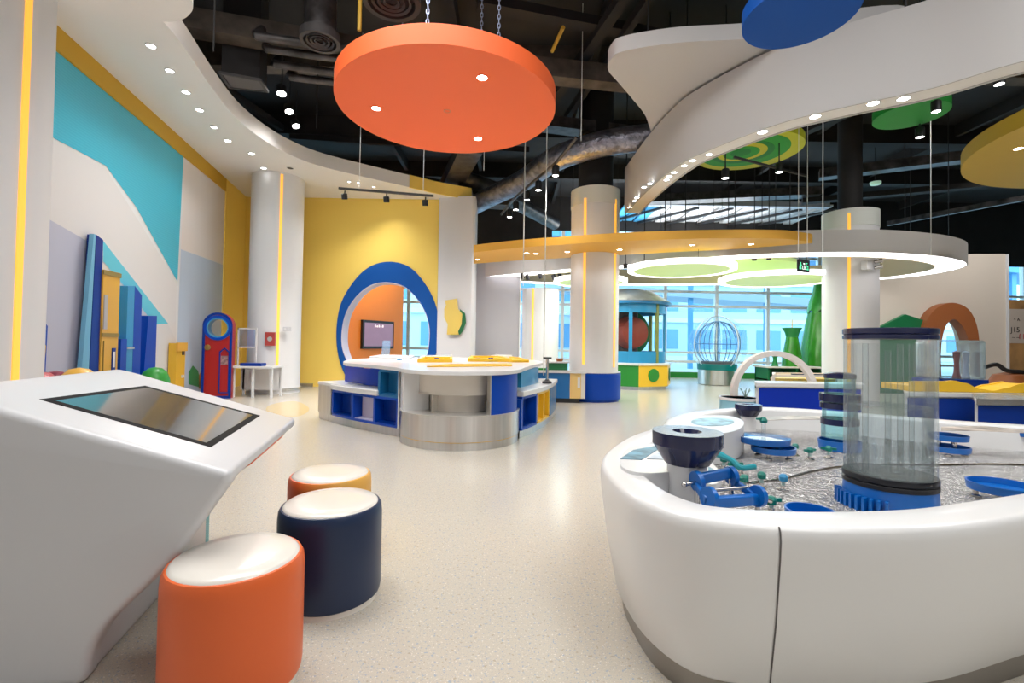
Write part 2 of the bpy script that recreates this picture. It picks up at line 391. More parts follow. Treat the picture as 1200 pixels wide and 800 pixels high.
m_.add(V, [(i, (i+1)%k_, (i+1)%k_+k_, i+k_) for i in range(k_)]+[(2*k_+i, 2*k_+(i+1)%k_, 3*k_+(i+1)%k_, 3*k_+i) for i in range(k_)]
    +[(i, (i+1)%k_, 2*k_+(i+1)%k_, 2*k_+i) for i in range(k_)]+[(k_+i, k_+(i+1)%k_, 3*k_+(i+1)%k_, 3*k_+i) for i in range(k_)])
struct('trim_2', m_, mat('lavender_reveal', (.62, .58, .66), .5))
struct('trim_3', MB().box((-6.2, YB-.03, 0), (-4.9, YB, .08)), STEEL)
# white pilaster at the right end of the yellow wall
struct('trim_4', MB().plate([(-1.86, 11.85), (-1.84, 11.7), (-.995, 11.55), (-.93, 11.6), (-.93, 12.2), (-1.86, 12.2)], 0, 4.72), mat('pilaster_paint', (.70, .70, .73), .6), bevel=.01)
struct('trim_5', MB().box((-1.3, 12.4, 0), (-.95, 12.5, 1.95)), WALLW)
# orange room behind the egg opening
OW0, OW1 = Vector((-5.4, 11.0+.0, 0)), Vector((-3.43, 15, 0))
OW0 = Vector((-3.43, 15, 0)) + (Vector((-4.41, 13, 0))-Vector((-3.43, 15, 0)))*1.35
od = (OW1-OW0).normalized(); on = Vector((od.y, -od.x, 0))
struct('wall_orange', MB().plate([(OW0.x, OW0.y), (OW1.x, OW1.y), ((OW1-on*.15).x, (OW1-on*.15).y), ((OW0-on*.15).x, (OW0-on*.15).y)], 0, 4.4), ORGW)
# grey free-standing partition right of the pilaster
struct('wall_partition', MB().box((-.98, 12.6, 0), (at(608,400,12.6).x, 12.75, 3.38)), GREYP, bevel=.01)
struct('trim_6', MB().box((at(608,400,12.6).x, 12.58, 0), (at(609.5,400,12.6).x, 12.77, 3.38)), ALU)
# beige wall on the right with an opening
bwx0, bwx1 = at(1000,400,12.6).x, at(1179,400,12.6).x
hole = [(p.x, p.y) for p in spl([Vector((*xz(u, v, 12.6), 0)) for u, v in ((1104,450), (1103,410), (1107,386), (1114,375), (1122,385), (1127,410), (1126,450))], 6, True)]
struct('wall_right', MB().slab([(bwx0, 0), (bwx1, 0), (bwx1, 3.72), (bwx0, 3.62)], [hole], lambda a, b: (a, 12.6, b), lambda a, b: (a, 12.75, b)), BEIGE)
struct('trim_7', MB().box((bwx1, 12.55, 0), (bwx1+.04, 12.77, 3.7)), mat('pale_edge_trim', (.7,.72,.76), .5))

# window wall
def window_wall():
    y = 17.5; x0 = at(778.5,400,y).x; st = 1.875; zs = [0, .17, .60, .93, 2.6, 3.18, 4.4, 5.45, 6.05]
    zs[2] = at(838,424,y).z; zs[3] = at(838,413.5,y).z; zs[4] = at(838,359.5,y).z; zs[5] = at(838,342.5,y).z
    W = holder('window_1', (x0, y, 0)); xs = [x0+st*i for i in range(-10, 10)]
    for x in xs: obj('mullion', MB().box((x-.055, y-.1, 0), (x+.055, y+.05, 6.05)), ALU, W)
    for i, z in enumerate(zs):
        h = .035 if i else .0
        if i: obj('transom', MB().box((xs[0], y-.07, z-.045), (xs[-1], y+.03, z+.045)), ALU, W)
    obj('green_sill', MB().box((xs[0], y-.16, 0), (xs[-1], y-.1, .2)), GREENP, W)
    base = {}
    for i in range(len(xs)-1):
        for j in range(len(zs)-1):
            if j not in base:
                o = obj('pane', MB().add([(xs[i]+.03, y, zs[j]), (xs[i+1]-.03, y, zs[j]), (xs[i+1]-.03, y, zs[j+1]), (xs[i]+.03, y, zs[j+1])], [(0,1,2,3)]), GLASS, W); base[j] = o
            else:
                o = base[j].copy(); C.objects.link(o); o.location = base[j].location + Vector((st*i, 0, 0))
window_wall()
struct('wall_far', MB().box((-9, 17.25, 5.28), (22, 17.39, 6.7)).box((-9, 17.25, 4.22), (1.4, 17.39, 5.28)).box((11.6, 17.25, 4.22), (22, 17.39, 5.28)), DARKC)
struct('wall_side', MB().box((-9.1, -7, 0), (-9, 17.6, 6.7)), WALLW)
struct('wall_rear', MB().box((-9, -7.1, 0), (22, -7, 6.7)), WALLW)
struct('wall_east', MB().box((22, -7, 0), (22.1, 17.6, 6.7)), BEIGE)
# pale deck between the far beams, window daylight put into the pale and blue plank colours
dk = holder('trim_8')
xa, xb = at(730,262,15.4).x, at(968,262,15.4).x
for i in range(17):
    x = xa + (xb-xa)*i/17; w_ = (xb-xa)/17
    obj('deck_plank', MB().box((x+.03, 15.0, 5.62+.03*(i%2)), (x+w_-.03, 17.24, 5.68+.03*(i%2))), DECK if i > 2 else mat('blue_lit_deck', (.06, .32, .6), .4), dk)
for i in range(6):
    x = xa + (xb-xa)*(i+.3)/6; obj('purlin', MB().bar((x+.9, 15.1, 5.54), (x-.5, 17.2, 5.56), .09, .07), BLACK, dk)
obj('hanger_rail', MB().box((xa+.2, 14.75, 5.52), (xb-.3, 14.95, 5.68)), mat('pale_rail', (.45,.47,.55), .4), dk)

# soffit along the left wall, sweeping to the end of the yellow wall
edge = [(-2.9,-2), (-3.35,1), (-3.75,3.6), (-3.96,5.2), (-4.06,5.76), (-4.32,6.75), (-4.50,7.75), (-4.42,8.78), (-4.03,9.61), (-3.21,10.32), (-2.29,11.02), (-1.85,11.36), (-1.06,11.8)]
e1 = [(p.x, p.y) for p in spl([Vector((*p, 0)) for p in edge], 6)]
so = MB().plate([(WX(-2), -2)]+e1+[(-1.06, 12.3), (-6.9, 12.3), (WX(10), 10.0)], 4.7, 4.98)
struct('trim_9', so, [SOFF])
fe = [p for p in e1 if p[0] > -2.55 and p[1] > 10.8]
struct('trim_10', MB().block([Vector((*p, 0)) for p in fe], -.012, .02, 4.695, 4.985), YELW)  # yellow reflection on the white fascia, put in as a coloured strip
nb = [(-5.6,3.0), (-4.0,4.3), (-3.69,4.41), (-3.41,4.47), (-3.23,4.47), (-3.05,4.38), (-2.9,4.2), (-2.75,3.7), (-2.6,2.6), (-4,1.8)]
ns = tag(obj('lower_soffit_panel', MB().plate([(p.x, p.y) for p in spl([Vector((*p,0)) for p in nb], 6, True)], 4.15, 4.7), SOFF, bevel=.01), 'rounded white dropped soffit panel at the upper left corner', 'ceiling panel')
ns['kind'] = 'structure'; ns.name = 'trim_11'
for k in ('label', 'category'): del ns[k]

def downlight(p, r, label, group, watt=0, body=WHITE, lit=True):
    t = thing('downlight', label, 'downlight', p, group); p = Vector(p)
    tr_ = obj('trim_ring', MB().ring([(r, -.004), (r*1.22, -.004), (r*1.25, .01), (r, .01)], p, 24), body, t)
    obj('lens', MB().lathe([(0, -.001), (r, -.001), (r, .008), (0, .008)], p, 20), LAMPE if lit else BLACK, tr_)
    if watt: spotlight(p-Vector((0,0,.05)), watt, 120, r=.05)
ordn = ['first','second','third','fourth','fifth','sixth','seventh','eighth','ninth','tenth','eleventh','twelfth','thirteenth','fourteenth','fifteenth']
for i, (u, v) in enumerate([(177,54),(199,83),(218,108),(234,129),(251,149),(267,165),(295,180),(309,197)]):
    downlight(az(u,v,4.69), .048, 'lit round downlight in the white left soffit, %s counting away from the camera' % ordn[i], 'downlights of the left soffit', 0 if i == 7 else 30)
downlight(az(340,197,4.69), .06, 'unlit round downlight in the white left soffit near the white column', 'downlights of the left soffit', 0, lit=False)
for i, (u, v) in enumerate([(409,213),(420,214),(438,219),(456,224)]):
    downlight(az(u,v,4.69), .03, ['faint small ceiling spot above the left end of the track light','faint small ceiling spot just right of the track wire','small bright ceiling spot above the track rail','small bright ceiling spot above the middle track head'][i], 'small spots over the yellow wall', 60)

# columns
def column(x, y, r, h, strips, label, base=None, z0=0.0):
    t = thing('round_column', label, 'column', (x, y, z0))
    obj('shaft', MB().lathe([(r, z0), (r, h)], (x,y,0), 64), WALLW, t)
    if h > 3.9 and h < 4.5: obj('head_ring', MB().ring([(r-.0, h-.35), (r+.012, h-.35), (r+.012, h), (r, h)], (x,y,0), 64), mat('column_head', (.68,.70,.66), .6), t)
    for a, s0, s1 in strips:
        c_, s_ = math.cos(a), math.sin(a)
        obj('light_strip', MB().obox((x+c_*(r+.002), y+s_*(r+.002), (s0+s1)/2), (.02, .05, s1-s0), a), STRIP, t)
    if base: obj('base_collar', MB().lathe([(r+base[0]-.04, .0), (r+base[0]-.04, .05), (r+base[0], .05), (r+base[0], base[1]-.02), (r+base[0]-.02, base[1]), (r, base[1])], (x,y,0), 64), base[2], t); obj('collar_top', MB().ring([(r+.001, base[1]), (r+base[0], base[1]), (r+base[0], base[1]+.015), (r+.001, base[1]+.015)], (x,y,0), 64), WHITE, t)
    return t
def ang_at(x, y, r, u):      # angle on a column where the strip is seen at image column u
    best = min(((abs(pru((x+r*math.cos(a), y+r*math.sin(a), 1.2))-u), a) for a in [PI+ PI*k/720 for k in range(721)])); return best[1]
cx, cy_ = (697-600)/560*10.0-.02, 10.0
column(cx, cy_, .5, 4.35, [(ang_at(cx,cy_,.5,684), .75, 4.1), (ang_at(cx,cy_,.5,719.5), .7, 4.1)], 'white round column with two amber light strips and a blue base collar', (.06, .58, BLUE))
obj('column_stub', MB().lathe([(.36, 4.35), (.36, 6.5)], (cx,cy_,0), 40), DARKC, ceil)
c2x, c2y = (998-600)/560*10.0, 10.05
column(c2x, c2y, .5, 4.0, [(ang_at(c2x,c2y,.5,995), .3, 3.9)], 'white round column with one amber strip rising through the white ring canopy')
obj('column_stub', MB().lathe([(.22, 4.0), (.22, 6.5)], (c2x,c2y,0), 40), DARKC, ceil)
c3x, c3y = (633-600)/560*13.0, 13.0
column(c3x, c3y, .5, 2.62, [(ang_at(c3x,c3y,.5,624), .3, 2.6)], 'short white column with amber strip behind the island counter')
c4x, c4y = (322-600)/560*10.5, 10.5
column(c4x, c4y, .53, 4.7, [(ang_at(c4x,c4y,.53,325.5), .1, 4.65)], 'white round column with amber strip and red notice by the yellow wall', (.02, .11, STEEL))
column(-4.6, 4.0, .5, 6.5, [(ang_at(-4.6,4.0,.5,19), .1, 6.4)], 'big white column with amber strip at the left edge behind the screen kiosk')

# small notices on the column
def facing_sign(u0, v0, u1, v1, y, name, label, cat, mt, th=.01):
    a = at(u0, v0, y); b = at(u1, v1, y); return a, b
a, b = at(311,389,9.93), at(322,405,9.93)
t = thing('notice_plate', 'small red square notice with a grey emblem on the white column', 'sign', ((a.x+b.x)/2, 9.93, b.z))
obj('plate', MB().box((a.x, 9.915, b.z), (b.x, 9.96, a.z)), mat('faded_red_print', (.45,.06,.05), .5), t)
obj('emblem', MB().lathe([(0,0),(.05,0),(.05,.004),(0,.004)], ((a.x+b.x)/2, 9.915, (a.z+b.z)/2), 20, (0,-1,0)), mat('grey_emblem', (.4,.42,.4), .5), t)
a, b = at(332,383,9.98), at(340,388,9.98)
t = thing('wall_switch', 'tiny white switch plate on the white column right of the red notice', 'switch', ((a.x+b.x)/2, 9.98, b.z))
obj('plate', MB().box((a.x, 9.965, b.z), (b.x, 10.03, a.z)), mat('switch_plastic', (.6,.6,.62), .4), t)
obj('rocker', MB().box((a.x+.02, 9.958, b.z+.02), ((a.x+b.x)/2-.01, 9.967, a.z-.02)), WHITE, t)

# ================================================================== HANGING DISCS
def chain(mb, p, z1, pitch=.055):
    z = p[2]; i = 0
    while z < z1:
        a = 0 if i % 2 else PI/2; pts = []
        for k in range(10):
            t = 2*PI*k/10; r = .016*math.cos(t); pts.append((p[0]+r*math.cos(a), p[1]+r*math.sin(a), z+.034*math.sin(t)+.02))
        mb.tube(pts, .0055, 5, True); z += pitch; i += 1
    return mb
def disc(x, y, r, z, th, m, label, chains=(), lights=(), light_label='', sprinkler=None, rods=(), watt=60):
    t = thing('ceiling_disc', label, 'ceiling panel', (x, y, z))
    obj('panel', MB().lathe([(r, z), (r, z+th)], (x,y,0), 96), m, t)
    for (dx, dy) in chains: obj('chain', chain(MB(), (x+dx, y+dy, z+th), 6.5), mat('galvanised_chain', (.35,.42,.6), .35, metal=.7), t)
    for (dx, dy) in rods: obj('hanger_rod', MB().cyl((x+dx, y+dy, z+th), (x+dx, y+dy, 6.5), .012, n=8), BLACK, t)
    for i, (u, v) in enumerate(lights): downlight(az(u, v, z-.003), .055, light_label[i], None, watt, m)
    return t
ox, oy, orr, oz = -.834, 5.828, 1.32, 4.0
t = disc(ox, oy, orr, oz, .2, ORGP, 'large orange disc panel hanging on chains with three lit downlights',
    [(.38,.25), (-.1,-.9), (.62,-.2), (-.7,.5)], [(441,127),(565,91),(560,162.5)],
    ['lit downlight in the orange disc nearest its left side','lit downlight in the orange disc, the upper right one','lit downlight in the orange disc near its lower edge'], watt=60)
p = az(524,130,4.0); obj('sprinkler_cap', MB().ring([(.035,3.996),(.045,3.996),(.045,4.0),(.035,4.0)], (p.x,p.y,0), 20), mat('orange_cap', (.6,.2,.1), .5), t)
disc(2.524, 4.208, .466, 4.1, .13, mat('blue_disc_paint', (.004,.075,.36), .6, spec=.2), 'blue disc panel hanging in front of the white ceiling ribbon', [(0,.1)])
disc(8.863, 5.891, 2.421, 4.0, .22, mat('ochre_disc_paint', (.55,.36,.03), .55), 'big yellow disc panel at the right edge with a lit downlight', [(-1.75,-.8), (-1.2,.8)],
    [(1194,174)], ['lit downlight in the yellow disc at the right edge of the view'])
disc(5.334, 6.389, .415, 4.3, .13, mat('green_disc_paint', (.01,.26,.03), .55), 'plain green disc panel between the ribbon and the yellow disc', [], rods=[(0,.1)])
gx, gy, gr, gz = 3.77, 7.68, .80, 4.3
t = disc(gx, gy, gr, gz, .12, mat('lime_edge_paint', (.55,.58,.02), .55), 'green and yellow swirl disc panel partly behind the white ribbon', [], rods=[(0,0), (.4,.3)])
G1, G2, YS = mat('green_swirl_paint', (.02,.34,.03), .55), mat('dark_green_swirl_paint', (.005,.22,.03), .55), mat('yellow_swirl_paint', (.62,.60,.03), .55)
for rr, (dx, dy), m, k in ((.66,(-.07,-.03),G1,1), (.46,(-.08,0),G2,2), (.37,(-.1,-.02),YS,3), (.27,(-.1,0),G1,4), (.15,(-.12,-.02),G2,5)):
    obj('swirl_band', MB().lathe([(rr, gz-.004*k), (rr, gz-.004*k+.003), ], (gx+dx, gy+dy, 0), 64), m, t)

# ================================================================== WHITE RIBBON AND PLATE
rp = [(8.5,2.2), (6.5,3.1), (5.4,3.85), (4.65,4.32), (4.23,4.8), (3.68,5.17), (3.12,5.64), (2.56,6.56), (2.39,7.12), (2.29,8.08), (2.25,9.6)]
rpath = spl([Vector((*p,0)) for p in rp], 8)
t = thing('ceiling_ribbon', 'broad white curved ceiling ribbon with a row of lights beneath', 'ceiling panel', (3.12, 5.64, 3.8))
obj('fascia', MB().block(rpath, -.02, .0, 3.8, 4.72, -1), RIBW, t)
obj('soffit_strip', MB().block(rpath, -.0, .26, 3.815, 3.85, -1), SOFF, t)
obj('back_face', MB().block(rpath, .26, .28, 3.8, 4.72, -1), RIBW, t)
obj('shadow_gap', MB().block(rpath, .0005, .012, 3.806, 3.8145, -1), BLACK, t)
for s in (.25, .5, .8):
    p = sub(rpath, s, min(1,s+.01), 2)[0]; obj('hanger_rod', MB().cyl((p.x+.12, p.y+.08, 3.85), (p.x+.12, p.y+.08, 6.5), .012, n=8), BLACK, t)
rl = [(738,243),(744,237),(750,230),(760,221),(763,216.5),(776,211),(779,207.5),(790,202),(802,194),(812,188),(831,181),(896,152),(961,133),(1015,120.5),(1064,111.5)]
for i, (u, v) in enumerate(rl):
    p = az(u, v, 3.813)
    q = min(rpath, key=lambda c_: (c_.x-p.x)**2+(c_.y-p.y)**2); d_ = (Vector((p.x, p.y, 0))-q)
    p = Vector((q.x, q.y, 3.813)) + (d_.normalized() if d_.length > 1e-3 else Vector((1,0,0)))*.13 if (d_.length < .07 or d_.length > .2) else p
    downlight(p, .04 if i < 11 else .055, 'lit spot in the underside of the white ribbon, %s from its far end' % ordn[i], 'spots under the white ribbon', 14 if i > 9 else 5)
bl = [(1.21,6.21), (1.20,5.97), (1.32,5.8), (1.93,5.62), (2.9,5.5), (4.2,5.2), (4.6,5.6), (3.6,6.6), (2.75,8.2), (2.4,8.15), (2.03,7.42), (1.72,6.95), (1.42,6.52)]
t = thing('ceiling_plate', 'white rounded triangular ceiling plate above the end of the ribbon', 'ceiling panel', (1.9, 6.3, 4.76))
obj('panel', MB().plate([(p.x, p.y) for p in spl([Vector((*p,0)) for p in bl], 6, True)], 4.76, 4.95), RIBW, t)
for p in ((1.7,6.1), (2.6,7.2), (3.6,5.8)): obj('hanger_rod', MB().cyl((*p, 4.95), (*p, 6.5), .012, n=8), BLACK, t)

# ================================================================== FAR CANOPIES
yf = [(555,295.5),(609,290),(667,286),(725,282.5),(796,280),(860,279),(912,279.5),(932,281),(950,283.6)]
yb = [(952,285),(932,286.5),(912,288),(850,292.5),(796,295),(725,299),(667,302),(609,305),(555,309)]
cf = [az(u,v,3.0) for u, v in yf]; 
cbk = [az(u,v,3.0) for u, v in yb]
cl = [(p.x, p.y) for p in spl(cf, 5)]+[(p.x, p.y) for p in spl(cbk, 5)]
t = thing('yellow_canopy', 'long yellow crescent canopy hung in front of the white ring', 'ceiling panel', (3.7, 8.6, 3.0))
obj('panel', MB().plate(cl, 3.0, 3.15), [YELC], t)
for p in ((.2,9.9), (2.9,8.8), (4.6,8.35)): obj('hanger_wire', MB().cyl((*p, 3.15), (*p, 6.5), .006, n=6), BLACK, t)
for i, (u, v) in enumerate([(560,304),(617,296.5),(628,297),(665,295),(726,292.5),(811,287),(880,286)]):
    downlight(az(u,v,2.998), .05, 'small warm downlight in the yellow canopy, %s from its left end' % ordn[i], 'downlights of the yellow canopy', 9, YELC)

# white glowing ring
ro = [(610,320),(667,315),(724,311),(796,304),(860,299),(930,296),(1000,295),(1050,296),(1091,299),(1117,302.5),(1133,307.5)]
po = [az(u,v,2.9) for u, v in ro]
back = [(9.55,10.1), (9.75,11.0), (9.4,12.0), (8.2,12.9), (6.2,13.6), (3.5,14.1), (1.2,14.1), (-.6,13.6), (-1.0,12.9)]
oo = [(p.x, p.y) for p in spl([Vector((p.x, p.y, 0)) for p in po]+[Vector((*p,0)) for p in back], 7, True)]
def inset(poly, d):
    P = [Vector(p) for p in poly]; n = len(P); r = []
    for i in range(n):
        t_ = (P[(i+1)%n]-P[i-1]).normalized(); r.append((P[i].x - t_.y*d, P[i].y + t_.x*d))
    return r
ii = inset(oo, .50)
t = thing('ring_canopy', 'huge white ring canopy with a glowing underside around the far columns', 'ceiling panel', (po[6].x, po[6].y, 2.9))
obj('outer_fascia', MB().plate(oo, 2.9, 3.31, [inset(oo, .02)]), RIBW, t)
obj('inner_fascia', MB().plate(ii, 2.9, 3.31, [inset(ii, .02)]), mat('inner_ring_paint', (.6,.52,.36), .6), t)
obj('diffuser', MB().plate(inset(oo, .021), 2.91, 2.93, [inset(ii, -.001)]), GLOW, t)
obj('top_board', MB().plate(inset(oo, .021), 3.27, 3.3, [inset(ii, -.001)]), WALLW, t)
for p in ((1.4,11.3), (5.2,8.95), (8.6,9.4), (9.3,11.3)): obj('hanger_wire', MB().cyl((*p, 3.3), (*p, 6.5), .008, n=6), BLACK, t)
# lime backlit discs
def lime(x, y, r, z, label):
    t = thing('lime_light_disc', label, 'ceiling light', (x, y, z), 'backlit lime discs under the ring')
    obj('film', MB().lathe([(0, z), (r*.88, z), (r*.88, z+.03), (0, z+.03)], (x,y,0), 72), LIME, t)
    obj('light_border', MB().ring([(r*.885, z-.01), (r, z-.01), (r, z+.09), (r*.885, z+.09)], (x,y,0), 72), LIMEW, t)
    for k in range(3):
        a_ = 2*PI*k/3+.5; obj('hanger_wire', MB().cyl((x+r*.94*math.cos(a_), y+r*.94*math.sin(a_), z+.08), (x+r*.94*math.cos(a_), y+r*.94*math.sin(a_), 6.4),   .004, n=5), BLACK, t)
    l = bpy.data.lights.new('disc_lamp', 'AREA'); l.shape = 'DISK'; l.size = r*1.7; l.energy = 45; l.color = (.97, 1, .9); o = bpy.data.objects.new('disc_lamp', l); o.location = (x, y, z-.05); C.objects.link(o)
lime(3.57, 10.15, 1.1, 2.75, 'lime backlit disc left of the two in front of the windows')
lime(6.25, 11.3, 1.28, 2.72, 'larger lime backlit disc next to the far column with the wall light')
lime(1.95, 12.0, .92, 2.70, 'lime backlit disc mostly hidden behind the column with the blue collar')
t = thing('lime_ceiling_plate', 'flat lime green plate seen above the two lime discs', 'ceiling panel', (5.6, 12.6, 3.12))
obj('panel', MB().lathe([(1.7, 3.12), (1.7, 3.2)], (5.6,12.4,0), 64), LIME, t)
obj('hanger_rod', MB().cyl((5.6,12.4,3.2), (5.6,12.4,6.5), .012, n=6), BLACK, t)

# ================================================================== TRACK LIGHTS AND SPOTS
def spot_head(p, label, tgt=(0,0,-1), r=.05, L=.13, top=None, watt=60, group='black track spot heads', lit=True, ang=125):
    p = Vector(p); d = Vector(tgt).normalized(); t = thing('track_spot', label, 'spotlight', p, group)
    cn_ = obj('can', MB().lathe([(r*.8, -L), (r, -L*.9), (r, 0), (r*.86, 0), (r*.86, -.012), (0, -.012)], p, 20, d), BLACK, t)
    obj('lens', MB().lathe([(0, -.008), (r*.85, -.008), (r*.85, -.004), (0, -.004)], p, 16, d), LAMPE if lit else DGREY, cn_)
    obj('yoke', MB().cyl(p-d*L*.6, Vector((p.x, p.y, p.z+L+.05)), .012, n=8), BLACK, t)
    if top: obj('drop_rod', MB().cyl((p.x, p.y, p.z+L+.03), (p.x, p.y, top), .010, n=6), BLACK, t)
    if watt: spotlight(p+d*.03, watt, ang, target=p+d)
    return t
# rail above the yellow wall
ra, rb = at(397,220.5,8.2), at(508,229.5,8.2)
t = thing('track_rail', 'black track rail hung on two wires in front of the yellow wall', 'track light', (ra+rb)/2)
obj('rail', MB().bar(ra, rb, .04, .035), BLACK, t)
for u in (421, 496):
    p = at(u, 225, 8.2); obj('hanger_wire', MB().cyl((p.x, p.y, ra.lerp(rb,(u-397)/111).z), (p.x, p.y, 6.5), .005, n=6), ALU, t)
for i, (u, v) in enumerate([(404,233.5),(453,237),(498.5,241)]):
    p = at(u, v, 8.2); pz = ra.lerp(rb, (u-397)/111)
    spot_head(p, ['left black spot head on the rail before the yellow wall','middle black spot head on the rail before the yellow wall','right black spot head on the rail before the yellow wall'][i], (0,.35,-1), .05, .10, None, 210, 'spot heads on the wire-hung rail')
for i, (u, v, y) in enumerate([(330,110,7.6),(339,131,8.6),(347,148,9.6)]):
    spot_head(at(u,v,y), ['glaring white spotlight under the dark ceiling, nearest and highest of three','middle of the three white spotlights under the dark ceiling','lowest and farthest of the three white spotlights under the dark ceiling'][i], (.12*i+.15,-.25,-1), .08, .14, 6.22, (260, 140, 90)[i], 'three bright ceiling spots')
arc = [(651,206,8.4),(631,223,9.2),(617.5,234.5,9.8),(604.5,246,10.4),(597,254.5,11)]
for i, (u, v, y) in enumerate(arc):
    spot_head(at(u,v,y), 'black spot head on the curved pipe above the island, %s counting from the right' % ordn[i], (0,0,-1), .065, .18, None, 110, 'spot heads on the curved pipe')
pts = [at(u, v-15, y) for u, v, y in arc]
t = tag(obj('curved_light_pipe', MB().tube(spl([pts[0]+Vector((.3,-.5,.25))]+pts+[pts[-1]+Vector((-.2,.5,-.1))], 6), .03, 8), DUCT), 'grey curved pipe carrying spot heads above the island', 'pipe')
for i, (u, v, y, lab) in enumerate([(850,209,7.0,'spot head hanging left below the swirl disc'),(913,202,7.3,'spot head hanging right below the swirl disc'),(1097,131,6.0,'spot head in front of the plain green disc'),(1078,161,6.6,'spot head just below the plain green disc'),(1171,99,5.6,'bright spot head beneath the ribbon at the upper right')]):
    spot_head(at(u,v,y), lab, (0,0,-1), .055, .14, 6.22, 90 if i > 1 else 55, 'spot heads over the water table')
tag(obj('track_rail', MB().bar(at(868,184,7.15)+Vector((-.1,0,0)), at(945,206,7.4), .03, .03), BLACK), 'thin black rail crossing the swirl disc', 'track light')
for i, (u, v) in enumerate([(733,314),(755,312.5),(779,311),(803,308.5),(861,305),(884,305),(901,304)]):
    spot_head(at(u,v,9.9 if u < 850 else 9.6), 'tiny black spot head under the ring canopy, %s counting from the left' % ordn[i], (0,0,-1), .045, .09, 6.5, 0, 'tiny spot heads under the ring canopy', False)
for i, u in enumerate([613,619,634,650,657]):
    spot_head(at(u,326+ (i%2)*2,12.0), 'small dark spot head above the short column, %s counting from the left' % ordn[i], (.3,0,-1), .05, .14, None, 0, 'dark spot heads above the short column', False)
tag(obj('track_rail', MB().bar(at(608,318,12.0), at(668,320,12.0), .03, .03), BLACK), 'dark track rail under the left part of the ring canopy', 'track light')
spot_head(at(1067,203,11.5)+Vector((0,0,-1.95)), 'black spot head above the right end of the beige wall', (0,0,-1), .07, .2, 6.2, 60, 'spot heads over the water table')
p = az(1026,216,5.2)
t = thing('ceiling_beacon', 'small pale green round fitting glowing faintly under the dark ceiling', 'ceiling light', p)
obj('cover', MB().lathe([(0,-.02),(.1,-.01),(.12,.02),(.12,.06),(0,.06)], p, 24), mat('pale_green_lens', (.45,.7,.55), .4, emit=.35), t)
obj('drop_rod', MB().cyl(p+Vector((0,0,.05)), (p.x,p.y,6.5), .012, n=6), BLACK, t)

# exit sign
a, b = at(931,305,7.0), at(951.5,318,7.0)
sg = thing('exit_sign', 'black hanging exit sign with green running figure marks', 'sign', ((a.x+b.x)/2, 7.0, b.z))
wdt = (b.x-a.x)*1.05; hh = .20; cxs = (a.x+b.x)/2; czs = (a.z+b.z)/2; SA = -.33*0
SR = math.radians(28)
def sgp(x, z, d=0): return Vector((cxs + x*math.cos(SR)+ d*math.sin(SR), 7.0 + x*math.sin(SR) - d*math.cos(SR), czs + z))
def sgbox(mb, x0, z0, x1, z1, d0, d1):
    P = [sgp(x, z, d) for d in (d0, d1) for x, z in ((x0,z0),(x1,z0),(x1,z1),(x0,z1))]
    return mb.add(P, [(0,1,2,3),(4,7,6,5),(0,4,5,1),(1,5,6,2),(2,6,7,3),(3,7,4,0)])
obj('panel', sgbox(MB(), -.14, -.09, .14, .09, -.01, .012), mat('sign_black', (.02,.022,.025), .4), sg)
gm = MB()
for q in [(-.105,-.055,-.065,-.035), (-.095,-.035,-.075,.02), (-.11,.0,-.06,.012), (-.095,.025,-.075,.045), (-.115,-.055,-.105,-.02), (.045,-.055,.055,.045), (.045,.035,.085,.045), (.07,-.01,.1,.0), (.06,-.055,.11,-.042), (.09,-.055,.1,.01)]: sgbox(gm, *q, .0125, .015)
obj('green_mark', gm, mat('exit_green', (.1,.8,.4), .5, emit=.9), sg)
gm = MB()
for q in [(-.04,-.05,-.03,.0), (-.045,-.055,.03,-.045), (.0,-.05,.01,.01), (-.02,.02,.02,.04), (.02,-.045,.03,-.01)]: sgbox(gm, *q, .0125, .015)
obj('white_mark', gm, mat('exit_white', (.8,.9,.85), .5, emit=.7), sg)
for x in (-.12, .1): q = sgp(x, .09); obj('hanger_wire', MB().cyl(q, (q.x,q.y,6.5), .004, n=5), ALU, sg)
# thin suspended white rods over the island
for i, (u, v1, lab) in enumerate([(613.5,335,'thin white hanging rod over the island, left of two'),(639,440,'thin white hanging rod over the island, right of two')]):
    y = 8.6 if i else 8.9; p = at(u, 300, y); q = at(u, v1, y)
    tag(obj('hanging_rod', MB().cyl((p.x,p.y,q.z if i == 0 else .58), (p.x,p.y,6.5), .009, n=8), mat('pale_rod', (.55,.57,.55), .4)), lab, 'rod')
for i, (u, v1, y, lab) in enumerate([(964,360,6.2,'thin wire hanging left of the far column'),(1091,300,8.0,'thin wire hanging in front of the ring canopy'),(681,165,7.4,'thin steel rod from the dark ceiling left of the white plate'),(567,200,9,'thin rod behind the orange disc')]):
    p = at(u, v1, y); tag(obj('ceiling_wire', MB().cyl((p.x,p.y,p.z), (p.x,p.y,6.5), .006, n=6), ALU), lab, 'wire')

for i, (x, y, w_) in enumerate([(1.0,14.9,230), (4.6,14.9,230), (8.2,14.9,230)]):  # added spots hidden by the canopy, brighten the window side
    spot_head((x,y,4.3), 'spot head hung behind the yellow canopy, %s counting from the left' % ordn[i], (0,.25,-1), .08, .2, 6.2, w_, 'spot heads behind the canopy')
for i, (x, y, w_) in enumerate([(7.4,6.9,260), (10.6,9.0,300), (12.0,10.4,330)]):  # added spots, brighten the right side and the beige wall
    spot_head((x,y,5.9), ['spot head high in the dark ceiling over the blue cabinets','spot head high in the dark ceiling before the beige wall','spot head high up at the right end of the beige wall'][i], (.1,.35,-1), .07, .16, 6.3, w_, 'high spot heads')
